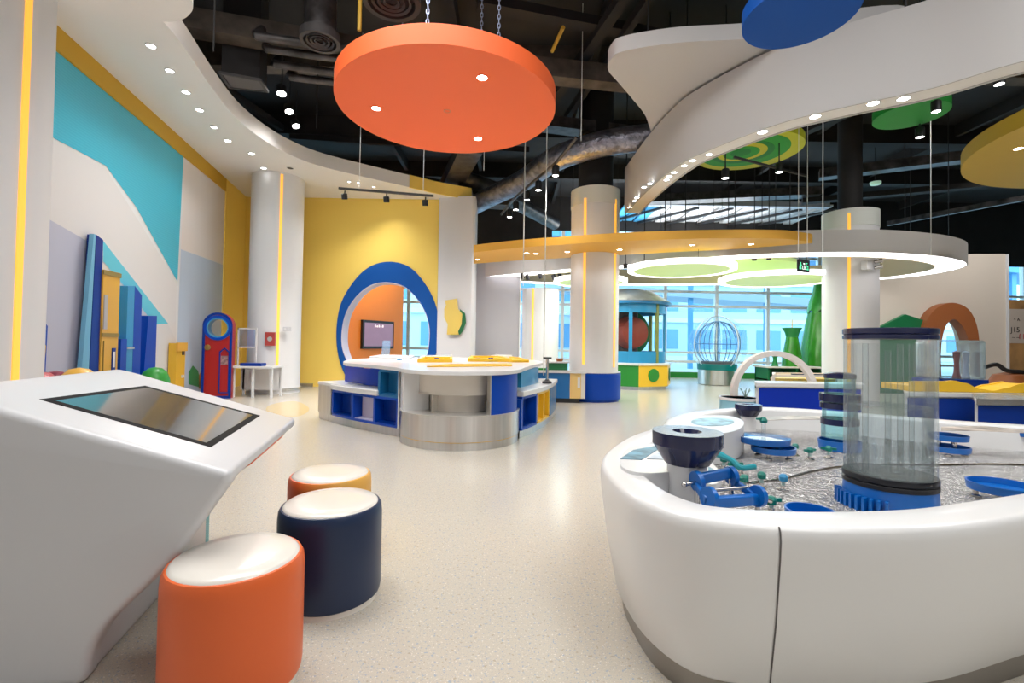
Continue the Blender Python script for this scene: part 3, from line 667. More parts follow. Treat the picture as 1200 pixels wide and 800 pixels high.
# emergency light on the far column
p = at(1016,311,9.45)
t = thing('emergency_light', 'white twin-head emergency light on the far column', 'wall light', p)
obj('housing', MB().obox(p, (.2,.12,.18), .45), WHITE, t, bevel=.01)
for dz in (.07, -.05): obj('lamp_head', MB().cyl(p+Vector((.14,0,dz)), p+Vector((.26,-.05,dz+.03)), .03, .05, n=12), CHROME, t)

# ================================================================== CEILING SERVICES
def duct_line(pts, w_, h_): 
    m = MB()
    for i in range(len(pts)-1): m.bar(pts[i], pts[i+1], w_, h_)
    return m
tag(obj('ceiling_beam', duct_line([az(150,14,5.6), az(420,60,5.6), az(760,96,5.6)], .28, .3), BEAM), 'brown stained beam crossing the upper left of the dark ceiling', 'beam')
tag(obj('flexible_duct', MB().tube(spl([az(520,262,4.7), az(560,238,4.75), az(612,212,4.85), az(650,187,4.9), az(700,170,4.95), az(760,161,5.0), az(830,158,5.0)], 8), .24, 14), DUCTL), 'crumpled foil-wrapped round duct curving above the white column', 'duct')
tag(obj('flexible_duct', MB().tube(spl([az(540,208,5.3), az(580,222,5.2), az(610,240,5.1), az(650,262,5.0)], 8), .2, 14), DUCT), 'dark round duct descending right from behind the orange disc', 'duct')
tag(obj('rectangular_duct', MB().bar(az(552,170,5.3), az(520,232,5.3), .5, .3), DUCT), 'dusty rectangular duct below the orange disc', 'duct')
tag(obj('rectangular_duct', MB().bar(az(420,224,5.2), az(600,236,5.0), .5, .35), BEAM), 'brownish duct section above the end of the white pilaster', 'duct')
for i, (a_, b_, lab) in enumerate([((300,42),(398,56),'uppermost of four black pipes left of the orange disc'),((312,57),(398,69),'second of four black pipes left of the orange disc'),((322,75),(392,85),'third of four black pipes left of the orange disc'),((340,90),(395,97),'lowest of four black pipes left of the orange disc')]):
    q0, q1 = az(*a_, 5.35), az(*b_, 5.35); r_ = .06
    tag(obj('ceiling_pipe', MB().tube([q0+Vector((-.05,.25,.25)), q0+Vector((-.03,.05,.05)), q0, q1, q1+Vector((.8,-.1,0))], r_, 10), DUCT), lab, 'pipe', 'black pipes left of the orange disc')
def round_vent(p, r, label):
    t = thing('round_vent', label, 'vent', p)
    obj('collar', MB().ring([(r*.82,0),(r,0),(r,.12),(r*.82,.12)], p, 32), DGREY, t)
    for k in range(3): obj('cone', MB().ring([(r*(.2+.2*k),.02),(r*(.28+.2*k),.0),(r*(.3+.2*k),.01),(r*(.22+.2*k),.04)], p, 28), DGREY, t)
    obj('drop_duct', MB().cyl(Vector(p)+Vector((0,0,.12)), (p[0],p[1],6.5), r*.8, n=20), DUCT, t)
round_vent(az(375,50,5.2), .26, 'round dark vent left of the orange disc')
round_vent(az(459,4,5.4), .36, 'round dark vent at the top edge above the orange disc')
# square diffuser
q = [az(256,86,5.0), az(306,95,5.0), az(315,109,5.0), az(268,104,5.0)]
cq = sum(q, Vector())/4; t = thing('square_vent', 'flat grey square air diffuser beside the left soffit', 'vent', cq)
obj('frame', MB().plate([(p.x,p.y) for p in q], 5.0, 5.04, [[((p.x-cq.x)*.86+cq.x, (p.y-cq.y)*.86+cq.y) for p in q]]), DGREY, t)
obj('face_panel', MB().plate([((p.x-cq.x)*.84+cq.x, (p.y-cq.y)*.84+cq.y) for p in q], 5.01, 5.03), mat('vent_face', (.09,.085,.085), .6), t)
obj('drop_box', MB().plate([((p.x-cq.x)*.9+cq.x, (p.y-cq.y)*.9+cq.y) for p in q], 5.04, 6.5), DARKC, t)
for i, (a_, b_, z, w_, lab) in enumerate([((640,130),(770,-60),5.9,.16,'dark steel joist running diagonally right of the orange disc'),((662,140),(800,-60),5.9,.1,'second dark steel joist beside the diagonal joist'),
        ((560,2),(860,60),6.0,.2,'dark cross beam with peeling paint above the white plate'),((600,140),(760,160),5.6,.35,'wide sooty duct above the foil duct'),
        ((900,172),(1160,60),5.9,.2,'dark tray running up to the right above the green disc'),((960,205),(1200,175),5.5,.3,'long dark duct across the right side of the ceiling'),
        ((940,236),(1200,212),5.3,.25,'lower dark duct across the right side of the ceiling'),((1040,262),(1200,232),5.0,.1,'pale dusty pipe at the far right of the ceiling'),
        ((745,235),(960,225),5.5,.4,'wide sooty duct above the pale deck'),((280,168),(520,215),5.6,.12,'thin dark rail above the left soffit'),
        ((340,160),(620,176),6.0,.1,'dark strut behind the orange disc'),((200,60),(330,150),6.0,.12,'dark strut beside the left soffit')]):
    m_ = DARKC if i not in (3, 5, 7, 8) else DUCT
    p0, p1 = az(*a_, z), az(*b_, z); o = tag(obj('ceiling_member', MB().bar(p0, p1, w_, .14 if w_ < .3 else .22), m_), lab, 'ceiling member')
for i, (u, v, y) in enumerate([(250,60,5.4),(371,150,8),(640,200,10),(760,235,11),(893,260,12)]):
    p = at(u, v, y)
    if p.z < 6.3: tag(obj('threaded_rod', MB().cyl(p, (p.x,p.y,6.5), .01, n=6), DARKC), 'thin dark hanging rod under the ceiling near %s' % ['the upper left soffit edge','the bright spots','the curved pipe','the ribbon end','the pale deck'][i], 'rod')
for a_, b_, z, lab in (((183+5,62),(192,0),5.5,''),):
    pass
tag(obj('yellow_pipe', MB().cyl(az(421,36,4.9), Vector((az(421,36,4.9).x, az(421,36,4.9).y, 6.5)), .025, n=8), mat('yellow_pipe_paint', (.45,.28,.02), .5)), 'yellow pipe drop above the left edge of the orange disc', 'pipe')
tag(obj('yellow_pipe', MB().tube([az(647,60,5.7), az(660,32,5.7)], .03, 8), mat('yellow_pipe_paint')), 'short yellow pipe under the joist right of the orange disc', 'pipe')

# ================================================================== KIOSK
KA, KB, KC_ = az(268,553,.7), az(346,490,.7), az(163,437,.95)
ku = (KB-KA); kw = (KC_-KB); kn = ku.cross(kw).normalized()
if kn.z < 0: kn = -kn
KD = KA+kw*1.0
# side profile along kw direction (horizontal h, height z), extruded along ku
hd = Vector((kw.x, kw.y, 0)); hl = hd.length; hd.normalize()
side_n = ku.normalized()
def profpt(u, v):
    p = onp(u, v, KA, side_n); d = p-KA; return (Vector((d.x,d.y,0)).dot(hd), p.z)
A_ = (0.0, .665); 
prof = [(.0,.70), (hl*1.0,.95), (hl*1.12,.975), (hl*1.35,.9), (hl*1.4,.0)]
u1 = profpt(190,672); u2 = profpt(112,742); u3 = profpt(80,800)
uu = [profpt(190,671), profpt(140,716), profpt(103,752), profpt(84,782), profpt(76,803)]
prof += [(uu[4][0],.0)]+uu[::-1][1:]+[(-.005,.665)]
prof2 = prof[:5]+[(uu[4][0]+.01,.0), (uu[4][0]+.01,.50), (.035,.640), (-.002,.665)]
def roundp(poly, r, n=5):
    out = []; m = len(poly)
    for i in range(m):
        a, b, c = Vector(poly[i-1]), Vector(poly[i]), Vector(poly[(i+1)%m]); rr = min(r, (a-b).length*.4, (c-b).length*.4)
        p = b+(a-b).normalized()*rr; q = b+(c-b).normalized()*rr
        for k in range(n+1):
            t = k/n; out.append(tuple((1-t)**2*p+2*t*(1-t)*b+t*t*q))
    return out
prf = roundp(prof, .04); prf2 = roundp(prof2, .03)
kt = thing('screen_kiosk', 'white overhanging touch-screen kiosk with a sloped top in the left foreground', 'kiosk', (KA.x-.9, KA.y+.3, 0))
def kmap(off): return lambda a, b: KA + hd*a + Vector((0,0,b-KA.z)) + ku*off
# screen recess in the top
def topuv(u, v):
    p = onp(u, v, KA, kn); return p
scr = [topuv(u,v) for u, v in ((46,468),(170,452),(305,487),(247,524))]
KW = mat('kiosk_white', (.62,.62,.64), .35, coat=.2)
def loft(poly, s0, s1, r, both=True):
    ar = sum(poly[i-1][0]*poly[i][1]-poly[i][0]*poly[i-1][1] for i in range(len(poly))); sg = 1 if ar > 0 else -1
    mb = MB(); secs = []
    for t in range(6):
        g = PI/2*t/5; secs.append((r*(1-math.sin(g)), s0+r*(1-math.cos(g))))
    secs += [(0, s1)] if not both else [(i_, s1-(o_-s0)) for i_, o_ in secs[::-1]]
    V = []; n = len(poly)
    for i_, o_ in secs:
        f = kmap(o_); V += [f(*p) for p in inset(poly, i_*sg)]
    mb.add(V, [(j*n+k, j*n+(k+1)%n, (j+1)*n+(k+1)%n, (j+1)*n+k) for j in range(len(secs)-1) for k in range(n)])
    for j in (0, len(secs)-1):
        tri = tessellate_polygon([[Vector((*p, 0)) for p in inset(poly, secs[j][0]*sg)]]); mb.f += [tuple(j*n+i for i in t_) for t_ in tri]; mb.m += [0]*len(tri)
    return mb
body = obj('body', loft(prf2, .03, 1.0, .03), KW, kt, smooth=50)
obj('side_cheek', loft(prf, .0, .06, .028, False), KW, kt, smooth=50)
cs = sum(scr, Vector())/4
m = MB(); V = [p+kn*.0015 for p in scr]+[cs+(p-cs)*.90+kn*.002 for p in scr]+[p-kn*.004 for p in scr]
m.add(V, [(0,1,5,4),(1,2,6,5),(2,3,7,6),(3,0,4,7),(0,8,9,1),(1,9,10,2),(2,10,11,3),(3,11,8,0)]); bz_ = obj('screen_bezel', m, mat('black_bezel', (.004,.004,.005), .6, spec=.1), kt, smooth=0)
m = MB(); m.add([cs+(p-cs)*.905+kn*.0018 for p in scr]+[cs+(p-cs)*.905-kn*.002 for p in scr], [(0,1,2,3),(4,7,6,5),(0,4,5,1),(1,5,6,2),(2,6,7,3),(3,7,4,0)])
obj('touch_screen', m, mat('touch_glass', (.42,.44,.46), .07, metal=.85), bz_, smooth=0)
# orange lining below the lip and the dark foot
obj('orange_lining', MB().slab([(.012,.656),(.045,.634),(.05,.622),(.02,.640)], [], kmap(.30), kmap(.80)), ORGP, kt)
p = at(243,620,2.35); obj('glass_fin', MB().obox((p.x,2.35,.28), (.014,.22,.56), .56), TEALG, kt)

# ================================================================== STOOLS
def stool(x, y, r, h, label, shell, split=False):
    t = thing('round_stool', label, 'stool', (x, y, 0), 'round drum stools')
    obj('base_ring', MB().lathe([(r*.93,0),(r*.95,.0),(r*.95,.022),(r*.93,.022)], (x,y,0), 64), CUSH, t)
    obj('shell', MB().lathe([(r*.94,.02),(r*.985,.028),(r,.05),(r,h-.05),(r*.985,h-.02),(r*.95,h-.006),(r*.9,h-.004)], (x,y,0), 72), shell, t)
    obj('cushion', MB().lathe([(r*.93,h-.012),(r*.91,h-.002),(r*.86,h+.006),(r*.6,h+.012),(r*.25,h+.013),(0.0001,h+.013)], (x,y,0), 72), CUSH, t)
    return t
stool(-.917, 1.629, .212, .42, 'orange drum stool with white cushion tucked under the kiosk lip', ORG)
stool(-.805, 2.182, .222, .42, 'navy blue drum stool with white cushion', NAVY)
def two_tone():
    m = mat('orange_to_yellow_vinyl', (.8,.2,.03), .42); n = m.node_tree; b = n.nodes['Principled BSDF']; t = n.nodes.new('ShaderNodeTexCoord'); s = n.nodes.new('ShaderNodeSeparateXYZ')
    r = n.nodes.new('ShaderNodeValToRGB'); r.color_ramp.elements[0].position = .25; r.color_ramp.elements[0].color = (.78,.11,.02,1); r.color_ramp.elements[1].position = .8; r.color_ramp.elements[1].color = (.8,.42,.08,1)
    n.links.new(t.outputs['Generated'], s.inputs[0]); n.links.new(s.outputs['X'], r.inputs['Fac']); n.links.new(r.outputs['Color'], b.inputs['Base Color']); return m
stool(-.99, 2.66, .217, .42, 'orange to yellow drum stool with white cushion behind the navy one', two_tone())

# ================================================================== ISLAND
isl_path = spl([az(372.5,490,0), az(410,500.5,0), az(467,512,0)], 12)
def rng(path, u0, u1, d=0, z=.3): a, b = s_of(path, u0, d, z), s_of(path, u1, d, z); return sub(path, a, b, 12)
lu = thing('cubby_unit', 'curved blue cubby unit with steel end on the left of the island', 'cabinet', isl_path[12])
Pall = sub(isl_path, 0, 1, 26)
SD = 1
obj('kick_plate', MB().block(Pall, .015, .06, 0, .1, SD), STEEL, lu)
obj('end_cap', MB().block(rng(isl_path, 373, 388), 0, .5, .1, .5, SD), STEEL, lu)
obj('end_top', MB().block(rng(isl_path, 373, 401), -.015, .7, .5, .545, SD), WHITE, lu, bevel=.008)
def cubbies(path, us, th, z0, z1, depth, frame, inner, unit):
    a, b = us[0], us[-1]
    obj('bottom_board', MB().block(rng(path, a, b), 0, depth, z0, z0+.03, SD), frame, unit)
    obj('top_board', MB().block(rng(path, a, b), 0, depth, z1-.03, z1, SD), frame, unit)
    obj('back_board', MB().block(rng(path, a, b), depth, depth+.02, z0, z1, SD), frame, unit)
    for u in us:
        s = s_of(path, u); q = sub(path, max(0, s-.011), min(1, s+.011), 3); obj('divider', MB().block(q, 0, depth, z0+.03, z1-.03, SD), frame, unit)
    for k in range(len(us)-1):
        q = rng(path, us[k]+1.6, us[k+1]-1.6)
        if inner[k]: obj('cubby_liner', MB().block(q, .13, .15, z0+.032, z1-.032, SD).block(q, .02, .13, z0+.031, z0+.04, SD), inner[k], unit)
cubbies(isl_path, [389.5,413,438.5,465.5], 0, .1, .46, .34, BLUE, [BLUED, mat('lilac_laminate', (.62,.58,.72), .45), BLUED], lu)
obj('step_slab', MB().block(rng(isl_path, 389, 443), -.03, .42, .465, .535, SD), WHITE, lu, bevel=.01)
obj('upper_box', MB().block(rng(isl_path, 404, 443.5, .30, .66), .30, .5, .535, .795, SD), mat('bright_blue_laminate', (.008,.05,.55), .25), lu, bevel=.006)
cubbies(isl_path, [443.5, 465.5], 0, .46, .795, .3, TEALB, [TEALB], lu)
obj('side_panel', MB().block(rng(isl_path, 466.5, 467.5), -.01, .5, .1, .8, SD), WHITE, lu)
obj('paper_tag', MB().block(rng(isl_path, 403, 410), .285, .299, .77, .79, SD), mat('orange_tag', (.8,.35,.15), .5), lu)

bx, by, bR = -.61, 5.77, .71
bu = thing('drum_unit', 'round steel drum bench with open cream shelves at the island front', 'cabinet', (bx, by, 0))
obj('kick_plate', MB().lathe([(bR-.01,0),(bR-.01,.082)], (bx,by,0), 72, None, PI*1.0, 2*PI), STEEL, bu)
obj('yellow_line', MB().lathe([(bR-.005,.083),(bR-.005,.09)], (bx,by,0), 72, None, PI, 2*PI), YEL, bu)
obj('steel_skirt', MB().lathe([(bR,.09),(bR,.36)], (bx,by,0), 96), STEEL, bu)
obj('bench_top', MB().lathe([(bR+.004,.36),(bR+.004,.366),(0,.366)], (bx,by,0), 96), mat('pale_steel_top', (.62,.60,.57), .3, metal=.5), bu)
def arcp(r, a0, a1, n=20): return [Vector((bx+r*math.cos(math.radians(a0+(a1-a0)*k/n)), by+r*math.sin(math.radians(a0+(a1-a0)*k/n)), 0)) for k in range(n+1)]
obj('upper_back_board', MB().block(arcp(.52,190,325), 0, .05, .57, .80), CREAM, bu)
obj('lower_back_board', MB().block(arcp(.38,190,325), 0, .05, .366, .57), CREAM, bu)
obj('shelf_underside', MB().lathe([(.30,.565),(.53,.565),(.53,.575),(.30,.575),(.30,.565)], (bx,by,0), 48, None, math.radians(190), math.radians(325)), CREAM, bu)
obj('shelf_divider', MB().block(arcp(.46,232,233.5,2), 0, .12, .366, .57), CREAM, bu)
obj('end_panel', MB().block(arcp(.7,183,211), 0, .3, .366, .80), WHITE, bu)
obj('blue_panel', MB().block(arcp(.69,304,352), 0, .05, .366, .80), BLUE, bu)
obj('steel_edge', MB().block(arcp(.70,303,304.2,2), -.005, .06, .366, .80), STEEL, bu)

r_path = spl([az(610,514,0), az(630,504.5,0), az(645,494,0), az(651.5,484,0)], 12)
ru = thing('cubby_unit', 'curved blue and yellow cubby unit on the right of the island', 'cabinet', r_path[14])
obj('kick_plate', MB().block(sub(r_path,0,1,26), .015, .06, 0, .09, SD), STEEL, ru)
cubbies(r_path, [612,629], 0, .09, .5, .3, BLUE, [BLUED], ru)
cubbies(r_path, [630.5,637.5,643.5], 0, .09, .5, .3, YEL, [YEL,YEL], ru)
obj('end_cap', MB().block(rng(r_path, 645, 652), 0, .3, .09, .5, SD), TEALB, ru)
obj('bench_slab', MB().block(rng(r_path, 611, 644), -.03, .5, .505, .57, SD), WHITE, ru, bevel=.01)
obj('end_slab', MB().block(rng(r_path, 645, 652), -.02, .5, .505, .57, SD), WHITE, ru, bevel=.01)
obj('upper_box', MB().block(rng(r_path, 611, 631, .2, .66), .2, .35, .57, .795, SD), CYANB, ru)

wt = [(-.61,5.03), (-.95,5.12), (-1.2,5.35), (-1.42,5.75), (-1.85,6.2), (-2.38,6.78), (-2.6,7.9), (-2.3,9.0), (-1.2,9.7), (-.1,9.4), (.42,8.7), (.52,7.9), (.34,7.0), (.17,6.1), (.08,5.6), (-.15,5.2)]
wtp = [(p.x, p.y) for p in spl([Vector((*p,0)) for p in wt], 6, True)]
wk = thing('island_worktop', 'white continuous curved worktop of the play island', 'worktop', (-1,7,0))
obj('slab', MB().plate(wtp, .80, .845), WHITE, wk, bevel=.012)
core = [(-1.15+(x+1.15)*.62, 7.7+(y-7.7)*.62) for x, y in wtp]
obj('core', MB().plate(core, .0, .80), CREAM, wk)
def tray(px, z0, h, m, name, label, cat='tray', rim=None):
    q = [az(u,v,z0) for u, v in px]; c = sum(q, Vector())/len(q); t = thing(name, label, cat, (c.x,c.y,z0))
    q2 = [(p.x,p.y) for p in q]; inn_ = [((x-c.x)*.85+c.x, (y-c.y)*.85+c.y) for x, y in q2]
    obj('base', MB().plate(q2, z0, z0+h*.4), m, t); obj('rim', MB().plate(q2, z0+h*.4, z0+h, [inn_]), rim or m, t, bevel=.003); return t
ZT = .846
tray([(433,419.5),(446,417),(486,418),(480,421)], ZT, .03, WHITE, 'display_tray', 'flat white display tray at the left end of the worktop')
tray([(497,418),(530,417.5),(530,420),(490,421)], ZT, .035, WHITE, 'display_tray', 'small white tray behind the yellow board on the worktop')
tray([(489,424.5),(496,421),(530,421),(530,424.5)], ZT, .05, YEL, 'game_board', 'yellow game board left of the middle of the worktop', 'game board')
tray([(500,430),(520,427.5),(600,426.5),(600,429)], ZT, .012, YEL, 'yellow_strip_board', 'long thin yellow strip board along the worktop front', 'game board', YEL)
tray([(548,423.5),(552,420),(585,420),(600,424)], ZT, .055, YEL, 'game_board', 'yellow game board right of the middle of the worktop', 'game board')
tray([(578,421),(590,419),(610,421),(620,424.5),(600,424.5)], ZT, .04, YEL, 'game_board', 'rightmost low yellow game board on the worktop', 'game board')
tray([(575,419),(580,418),(600,418.6),(598,420)], ZT, .05, WHITE, 'display_tray', 'white tray behind the right yellow boards on the worktop')
for i, (u, v, m) in enumerate([(512,422.6,BLUE),(560,422,STEEL),(468,424,CYANB),(575,422.5,BLUED)]):
    p = az(u, v, ZT+.02); mb = MB().obox((p.x,p.y,ZT+.055), (.07,.05,.02), i*.7)
    tag(obj('game_block', mb, m, bevel=.004), ['small blue block on the left yellow board','small steel block on the right yellow board','flat sky blue block on the bare worktop','dark blue block at the right end of the boards'][i], 'block')
p = az(452,417,ZT); t = thing('leaflet_stand', 'clear bluish leaflet stand upright on the island worktop', 'stand', (p.x,p.y,ZT))
obj('holder', MB().obox((p.x,p.y+.02,ZT+.16), (.17,.012,.32), -.1, -.15), clear('bluish_acrylic', (.75,.88,.98), .2, haze=.25, hazecol=(.5,.7,.95)), t)
obj('foot', MB().obox((p.x,p.y-.02,ZT+.008), (.17,.12,.012), -.1), ACRY, t)
p = az(641,449,.573); t = thing('tap_fixture', 'small dark tap fixture standing on the right bench slab', 'fixture', (p.x,p.y,.573))
obj('base', MB().lathe([(.07,.573),(.07,.6),(.03,.62),(.03,.63)], (p.x,p.y,0), 16), DGREY, t)
obj('stem', MB().cyl((p.x,p.y,.62), (p.x,p.y,.93), .02, n=10), CHROME, t); obj('cap', MB().box((p.x-.06,p.y-.04,.93), (p.x+.06,p.y+.04,.955)), DGREY, t)

# ================================================================== WATER TABLE
bo = [(.40,1.92), (.44,1.68), (.56,1.50), (.77,1.43), (1.05,1.42), (1.4,1.47), (1.8,1.60), (2.4,1.8), (3.1,1.95), (3.9,2.1), (4.5,2.5), (4.55,3.0), (4.2,3.35), (3.7,3.5), (3.25,3.72), (2.75,4.1), (2.26,4.28), (1.83,4.14), (1.42,3.86), (1.15,3.52), (1.0,3.2), (.72,2.85), (.5,2.45), (.41,2.18)]
bpath = spl([Vector((*p,0)) for p in bo], 8, True)
w_t = thing('water_table', 'large white rounded water play table filling the right foreground', 'water table', (2.2, 2.8, 0))
obj('kick_plate', MB().sweep(bpath, [(.105,0),(.10,.095),(.3,.095)]), STEELD, w_t)
obj('body', MB().sweep(bpath, [(.12,.092),(.085,.092),(.072,.105),(.03,.32),(.004,.52),(.0,.575),(.004,.60),(.012,.614),(.026,.62),(.14,.62),(.154,.614),(.16,.60),(.165,.43)]), [mat('white_solid_surface', (.80,.80,.80), .3, coat=.25)], w_t, smooth=60)
inb = inset([(p.x,p.y) for p in bpath], .155)
obj('basin_floor', MB().plate(inb, .40, .44), mat('basin_floor', (.62,.58,.55), .3, vary=.08, vscale=8, bump=(30,.5,.01)), w_t)
obj('water', MB().add([(x,y,.452) for x, y in inb], []).slab(inb, [], lambda a, b: (a,b,.448), lambda a, b: (a,b,.452)), clear('water_film', (.99,.99,.99), .22, rough=.07, bump=(34,1,.05)), w_t, smooth=0)
# panel joint
js = min(range(len(bpath)), key=lambda i: abs(pru((bpath[i].x, bpath[i].y, .45))-910) + (10000 if bpath[i].y > 2 else 0))
for off, nm in ((js, 'panel_joint'), (js+28, 'panel_joint'), (js-40, 'panel_joint')):
    q = [bpath[off % len(bpath)], bpath[(off+1) % len(bpath)]]; a_ = q[0]; b_ = a_+(q[1]-a_).normalized()*.005
    obj(nm, MB().sweep([a_, b_], [(.083,.092),(.070,.106),(.028,.32),(.002,.52),(-.002,.575),(.002,.602),(.011,.616)], False), mat('joint_shadow_gap', (.12,.11,.11), .8), w_t)
# control panels
def ctrl(px_top, z, m, name, label):
    q = [az(u,v,z) for u, v in px_top]; c = sum(q, Vector())/len(q); return q, c
q = [az(u,v,.63) for u, v in ((727,541),(742,523),(790,521),(812,533),(806,549),(770,555),(737,552))]
p1 = thing('control_panel', 'white control panel with blue graphic at the left corner of the water table', 'control panel', (q[0].x, q[0].y, .45))
obj('housing', MB().plate([(p.x,p.y) for p in spl(q, 5, True)], .453, .634), WHITE, p1, bevel=.012)
g = [az(u,v,.637) for u, v in ((727,537),(742,527),(768,522),(774,524),(752,538))]; obj('printed_graphic', MB().plate([(p.x,p.y) for p in g], .634, .637), mat('aqua_print', (.16,.34,.45), .35, vary=.6, vscale=18), p1)
g = [az(u,v,.637) for u, v in ((758,537),(776,527),(796,529),(786,538))]; obj('instruction_label', MB().plate([(p.x,p.y) for p in g], .634, .637), mat('pale_label', (.6,.68,.78), .35, vary=.3, vscale=30), p1)
q = [az(u,v,.63) for u, v in ((797,497),(812,488),(850,487),(871,493),(866,503),(838,509),(812,508))]
p2 = thing('control_panel', 'white control panel with round blue graphic at the far lobe of the water table', 'control panel', (q[0].x, q[0].y, .45))
obj('housing', MB().plate([(p.x,p.y) for p in spl(q, 5, True)], .453, .632), WHITE, p2, bevel=.012)
g = [az(835+25*math.cos(a_), 494+4.6*math.sin(a_), .634) for a_ in [2*PI*k/28 for k in range(28)]]; obj('printed_graphic', MB().plate([(p.x,p.y) for p in g], .632, .635), mat('aqua_swirl_print', (.30,.58,.72), .35, vary=.6, vscale=12), p2)
q = [az(u,v,.53) for u, v in ((828,541),(838,545),(845,556),(840,566),(826,563))]
p3 = thing('control_panel', 'small white slanted panel right behind the near navy funnel post', 'control panel', (q[0].x, q[0].y, .45))
obj('housing', MB().plate([(p.x,p.y) for p in spl(q, 4, True)], .453, .53), WHITE, p3, bevel=.01)
g = [az(u,v,.533) for u, v in ((830,546),(836,549),(838,555),(830,553))]; obj('printed_graphic', MB().plate([(p.x,p.y) for p in g], .53, .532), mat('aqua_print'), p3)
q = [az(u,v,.61) for u, v in ((868,489),(905,487.5),(967,490),(967,495),(905,494),(870,497))]
tag(obj('label_strip', MB().plate([(p.x,p.y) for p in [az(u,v,.623) for u, v in ((885,488.6),(930,487),(967,488),(967,491),(930,491.2),(890,492.4))]], .6205, .624), mat('printed_strip', (.6,.52,.45), .3, vary=.7, vscale=9)), 'glossy printed label strip on the far rim of the water table', 'label')
q = [az(u,v,.623) for u, v in ((1103,500),(1150,499),(1200,503),(1200,507),(1150,504.5),(1103,504))]
tag(obj('label_strip', MB().plate([(p.x,p.y) for p in q], .6205, .624), mat('printed_strip')), 'glossy printed label strip on the right far rim of the water table', 'label')

def funnel(x, y, z, s, label, base=.45):
    t = thing('funnel_post', label, 'funnel', (x, y, base))
    obj('post', MB().lathe([(.078*s, base), (.078*s, z-.12*s)], (x,y,0), 40), WHITE, t)
    R = .138*s
    obj('funnel_head', MB().lathe([(.055*s, z-.13*s), (.088*s, z-.13*s), (R, z-.052*s), (R, z), (.058*s, z), (.045*s, z-.02*s), (.02*s, z-.09*s), (0.0001, z-.09*s)], (x,y,0), 64), NAVYP, t, smooth=22)
funnel(.728, 1.977, .80, 1.0, 'navy funnel on a thick white post, nearest the camera in the water table')
p = az(877,473.5,.68); funnel(p.x, p.y, .68, .74, 'navy funnel on a white post at the far lobe of the water table')

# big tank
tx, ty, tr = 1.686, 2.138, .167
lidz = 1.15 + .0
t = thing('water_tank', 'tall clear cylindrical water tank with navy lid on a blue base', 'tank', (tx, ty, .45))
zt0 = .60; zt1 = at(1045,396.5,1.97).z
zl1 = at(1045,383,1.97).z
obj('clear_wall', MB().lathe([(tr,zt0),(tr,zt1)], (tx,ty,0), 72), TANKG, t)
obj('inner_wall', MB().lathe([(tr-.012,zt1-.02),(tr-.012,zt0)], (tx,ty,0), 72), clear('tank_inner', (.97,.985,.99), .06), t)
obj('lid', MB().lathe([(tr+.0,zt1-.0),(tr+.005,zt1+.0),(tr+.005,zt1+.016),(tr+.001,zt1+.02),(tr+.005,zt1+.024),(tr+.005,zl1-.003),(tr,zl1),(0.001,zl1)], (tx,ty,0), 72), NAVYP, t)
obj('bottom_band', MB().lathe([(0.001,zt0+.003),(tr-.005,zt0+.003),(tr+.003,zt0+.002),(tr+.006,zt0-.003),(tr+.006,zt0-.02),(tr+.001,zt0-.024),(tr+.006,zt0-.028),(tr+.006,zt0-.045),(tr-.01,zt0-.048)], (tx,ty,0), 72), BLKP, t)
obj('blue_base', MB().lathe([(tr+.002,zt0-.047),(tr+.008,.47),(tr+.008,.455)], (tx,ty,0), 72), PLBLUE, t)
fm = MB()
for k in range(11):
    a_ = math.radians(150+k*8); fm.obox((tx+(tr+.022)*math.cos(a_), ty+(tr+.022)*math.sin(a_), .485), (.026,.012,.06), a_)
obj('base_ribs', fm, PLBLUE, t)
# sediment-like droplets column inside: vertical inner standpipe
obj('standpipe', MB().cyl((tx+.02,ty+.03,zt0), (tx+.02,ty+.03,zt1-.05), .012, n=12), ACRY, t)
for dx, dy, rr in ((-.09,.02,.012),(.06,-.05,.01),(.1,.06,.012)): obj('standpipe', MB().cyl((tx+dx,ty+dy,zt0), (tx+dx,ty+dy,zt1-.02), rr, n=12), ACRY, t)
obj('tank_water', MB().lathe([(tr-.016,zt0+.004),(tr-.016,zt0+.30),(0.001,zt0+.30)], (tx,ty,0), 60), clear('tank_water', (.93,.96,.97), .10, rough=.08, haze=.04, hazecol=(.6,.75,.8), bump=(9,.8,.04)), t)

# tiered tower behind the tank
p = az(984,515,.52); wx, wy = p.x, p.y
t = thing('tiered_tower', 'tower of blue discs and teal acrylic cylinders left behind the tank', 'tower', (wx, wy, .45))
def zt(v): return at(984, v, wy).z
obj('base_tray', MB().lathe([(.10,.452),(.125,.455),(.13,.52),(.122,.52),(.118,.47),(0.001,.47)], (wx,wy,0), 40), PLBLUE, t)
for v0, v1, r in ((472,478,.118),(490,497,.114)): obj('tier_disc', MB().lathe([(0.001,zt(v1)),(r,zt(v1)),(r,zt(v0)),(0.001,zt(v0))], (wx,wy,0), 40), NAVYP, t)
obj('tier_disc', MB().lathe([(0.001,zt(470)),(.122,zt(470)),(.122,zt(461)),(0.001,zt(461))], (wx,wy,0), 40), NAVYP, t)
obj('top_disc', MB().lathe([(0.001,zt(443)),(.095,zt(443)),(.095,zt(438)),(.05,zt(436)),(0.001,zt(436))], (wx,wy,0), 40), NAVYP, t)
for v0, v1, r in ((443,461,.09),(472,490,.105),(497,512,.11)): obj('acrylic_drum', MB().lathe([(r,zt(v1)),(r,zt(v0))], (wx,wy,0), 40), TEALG, t)

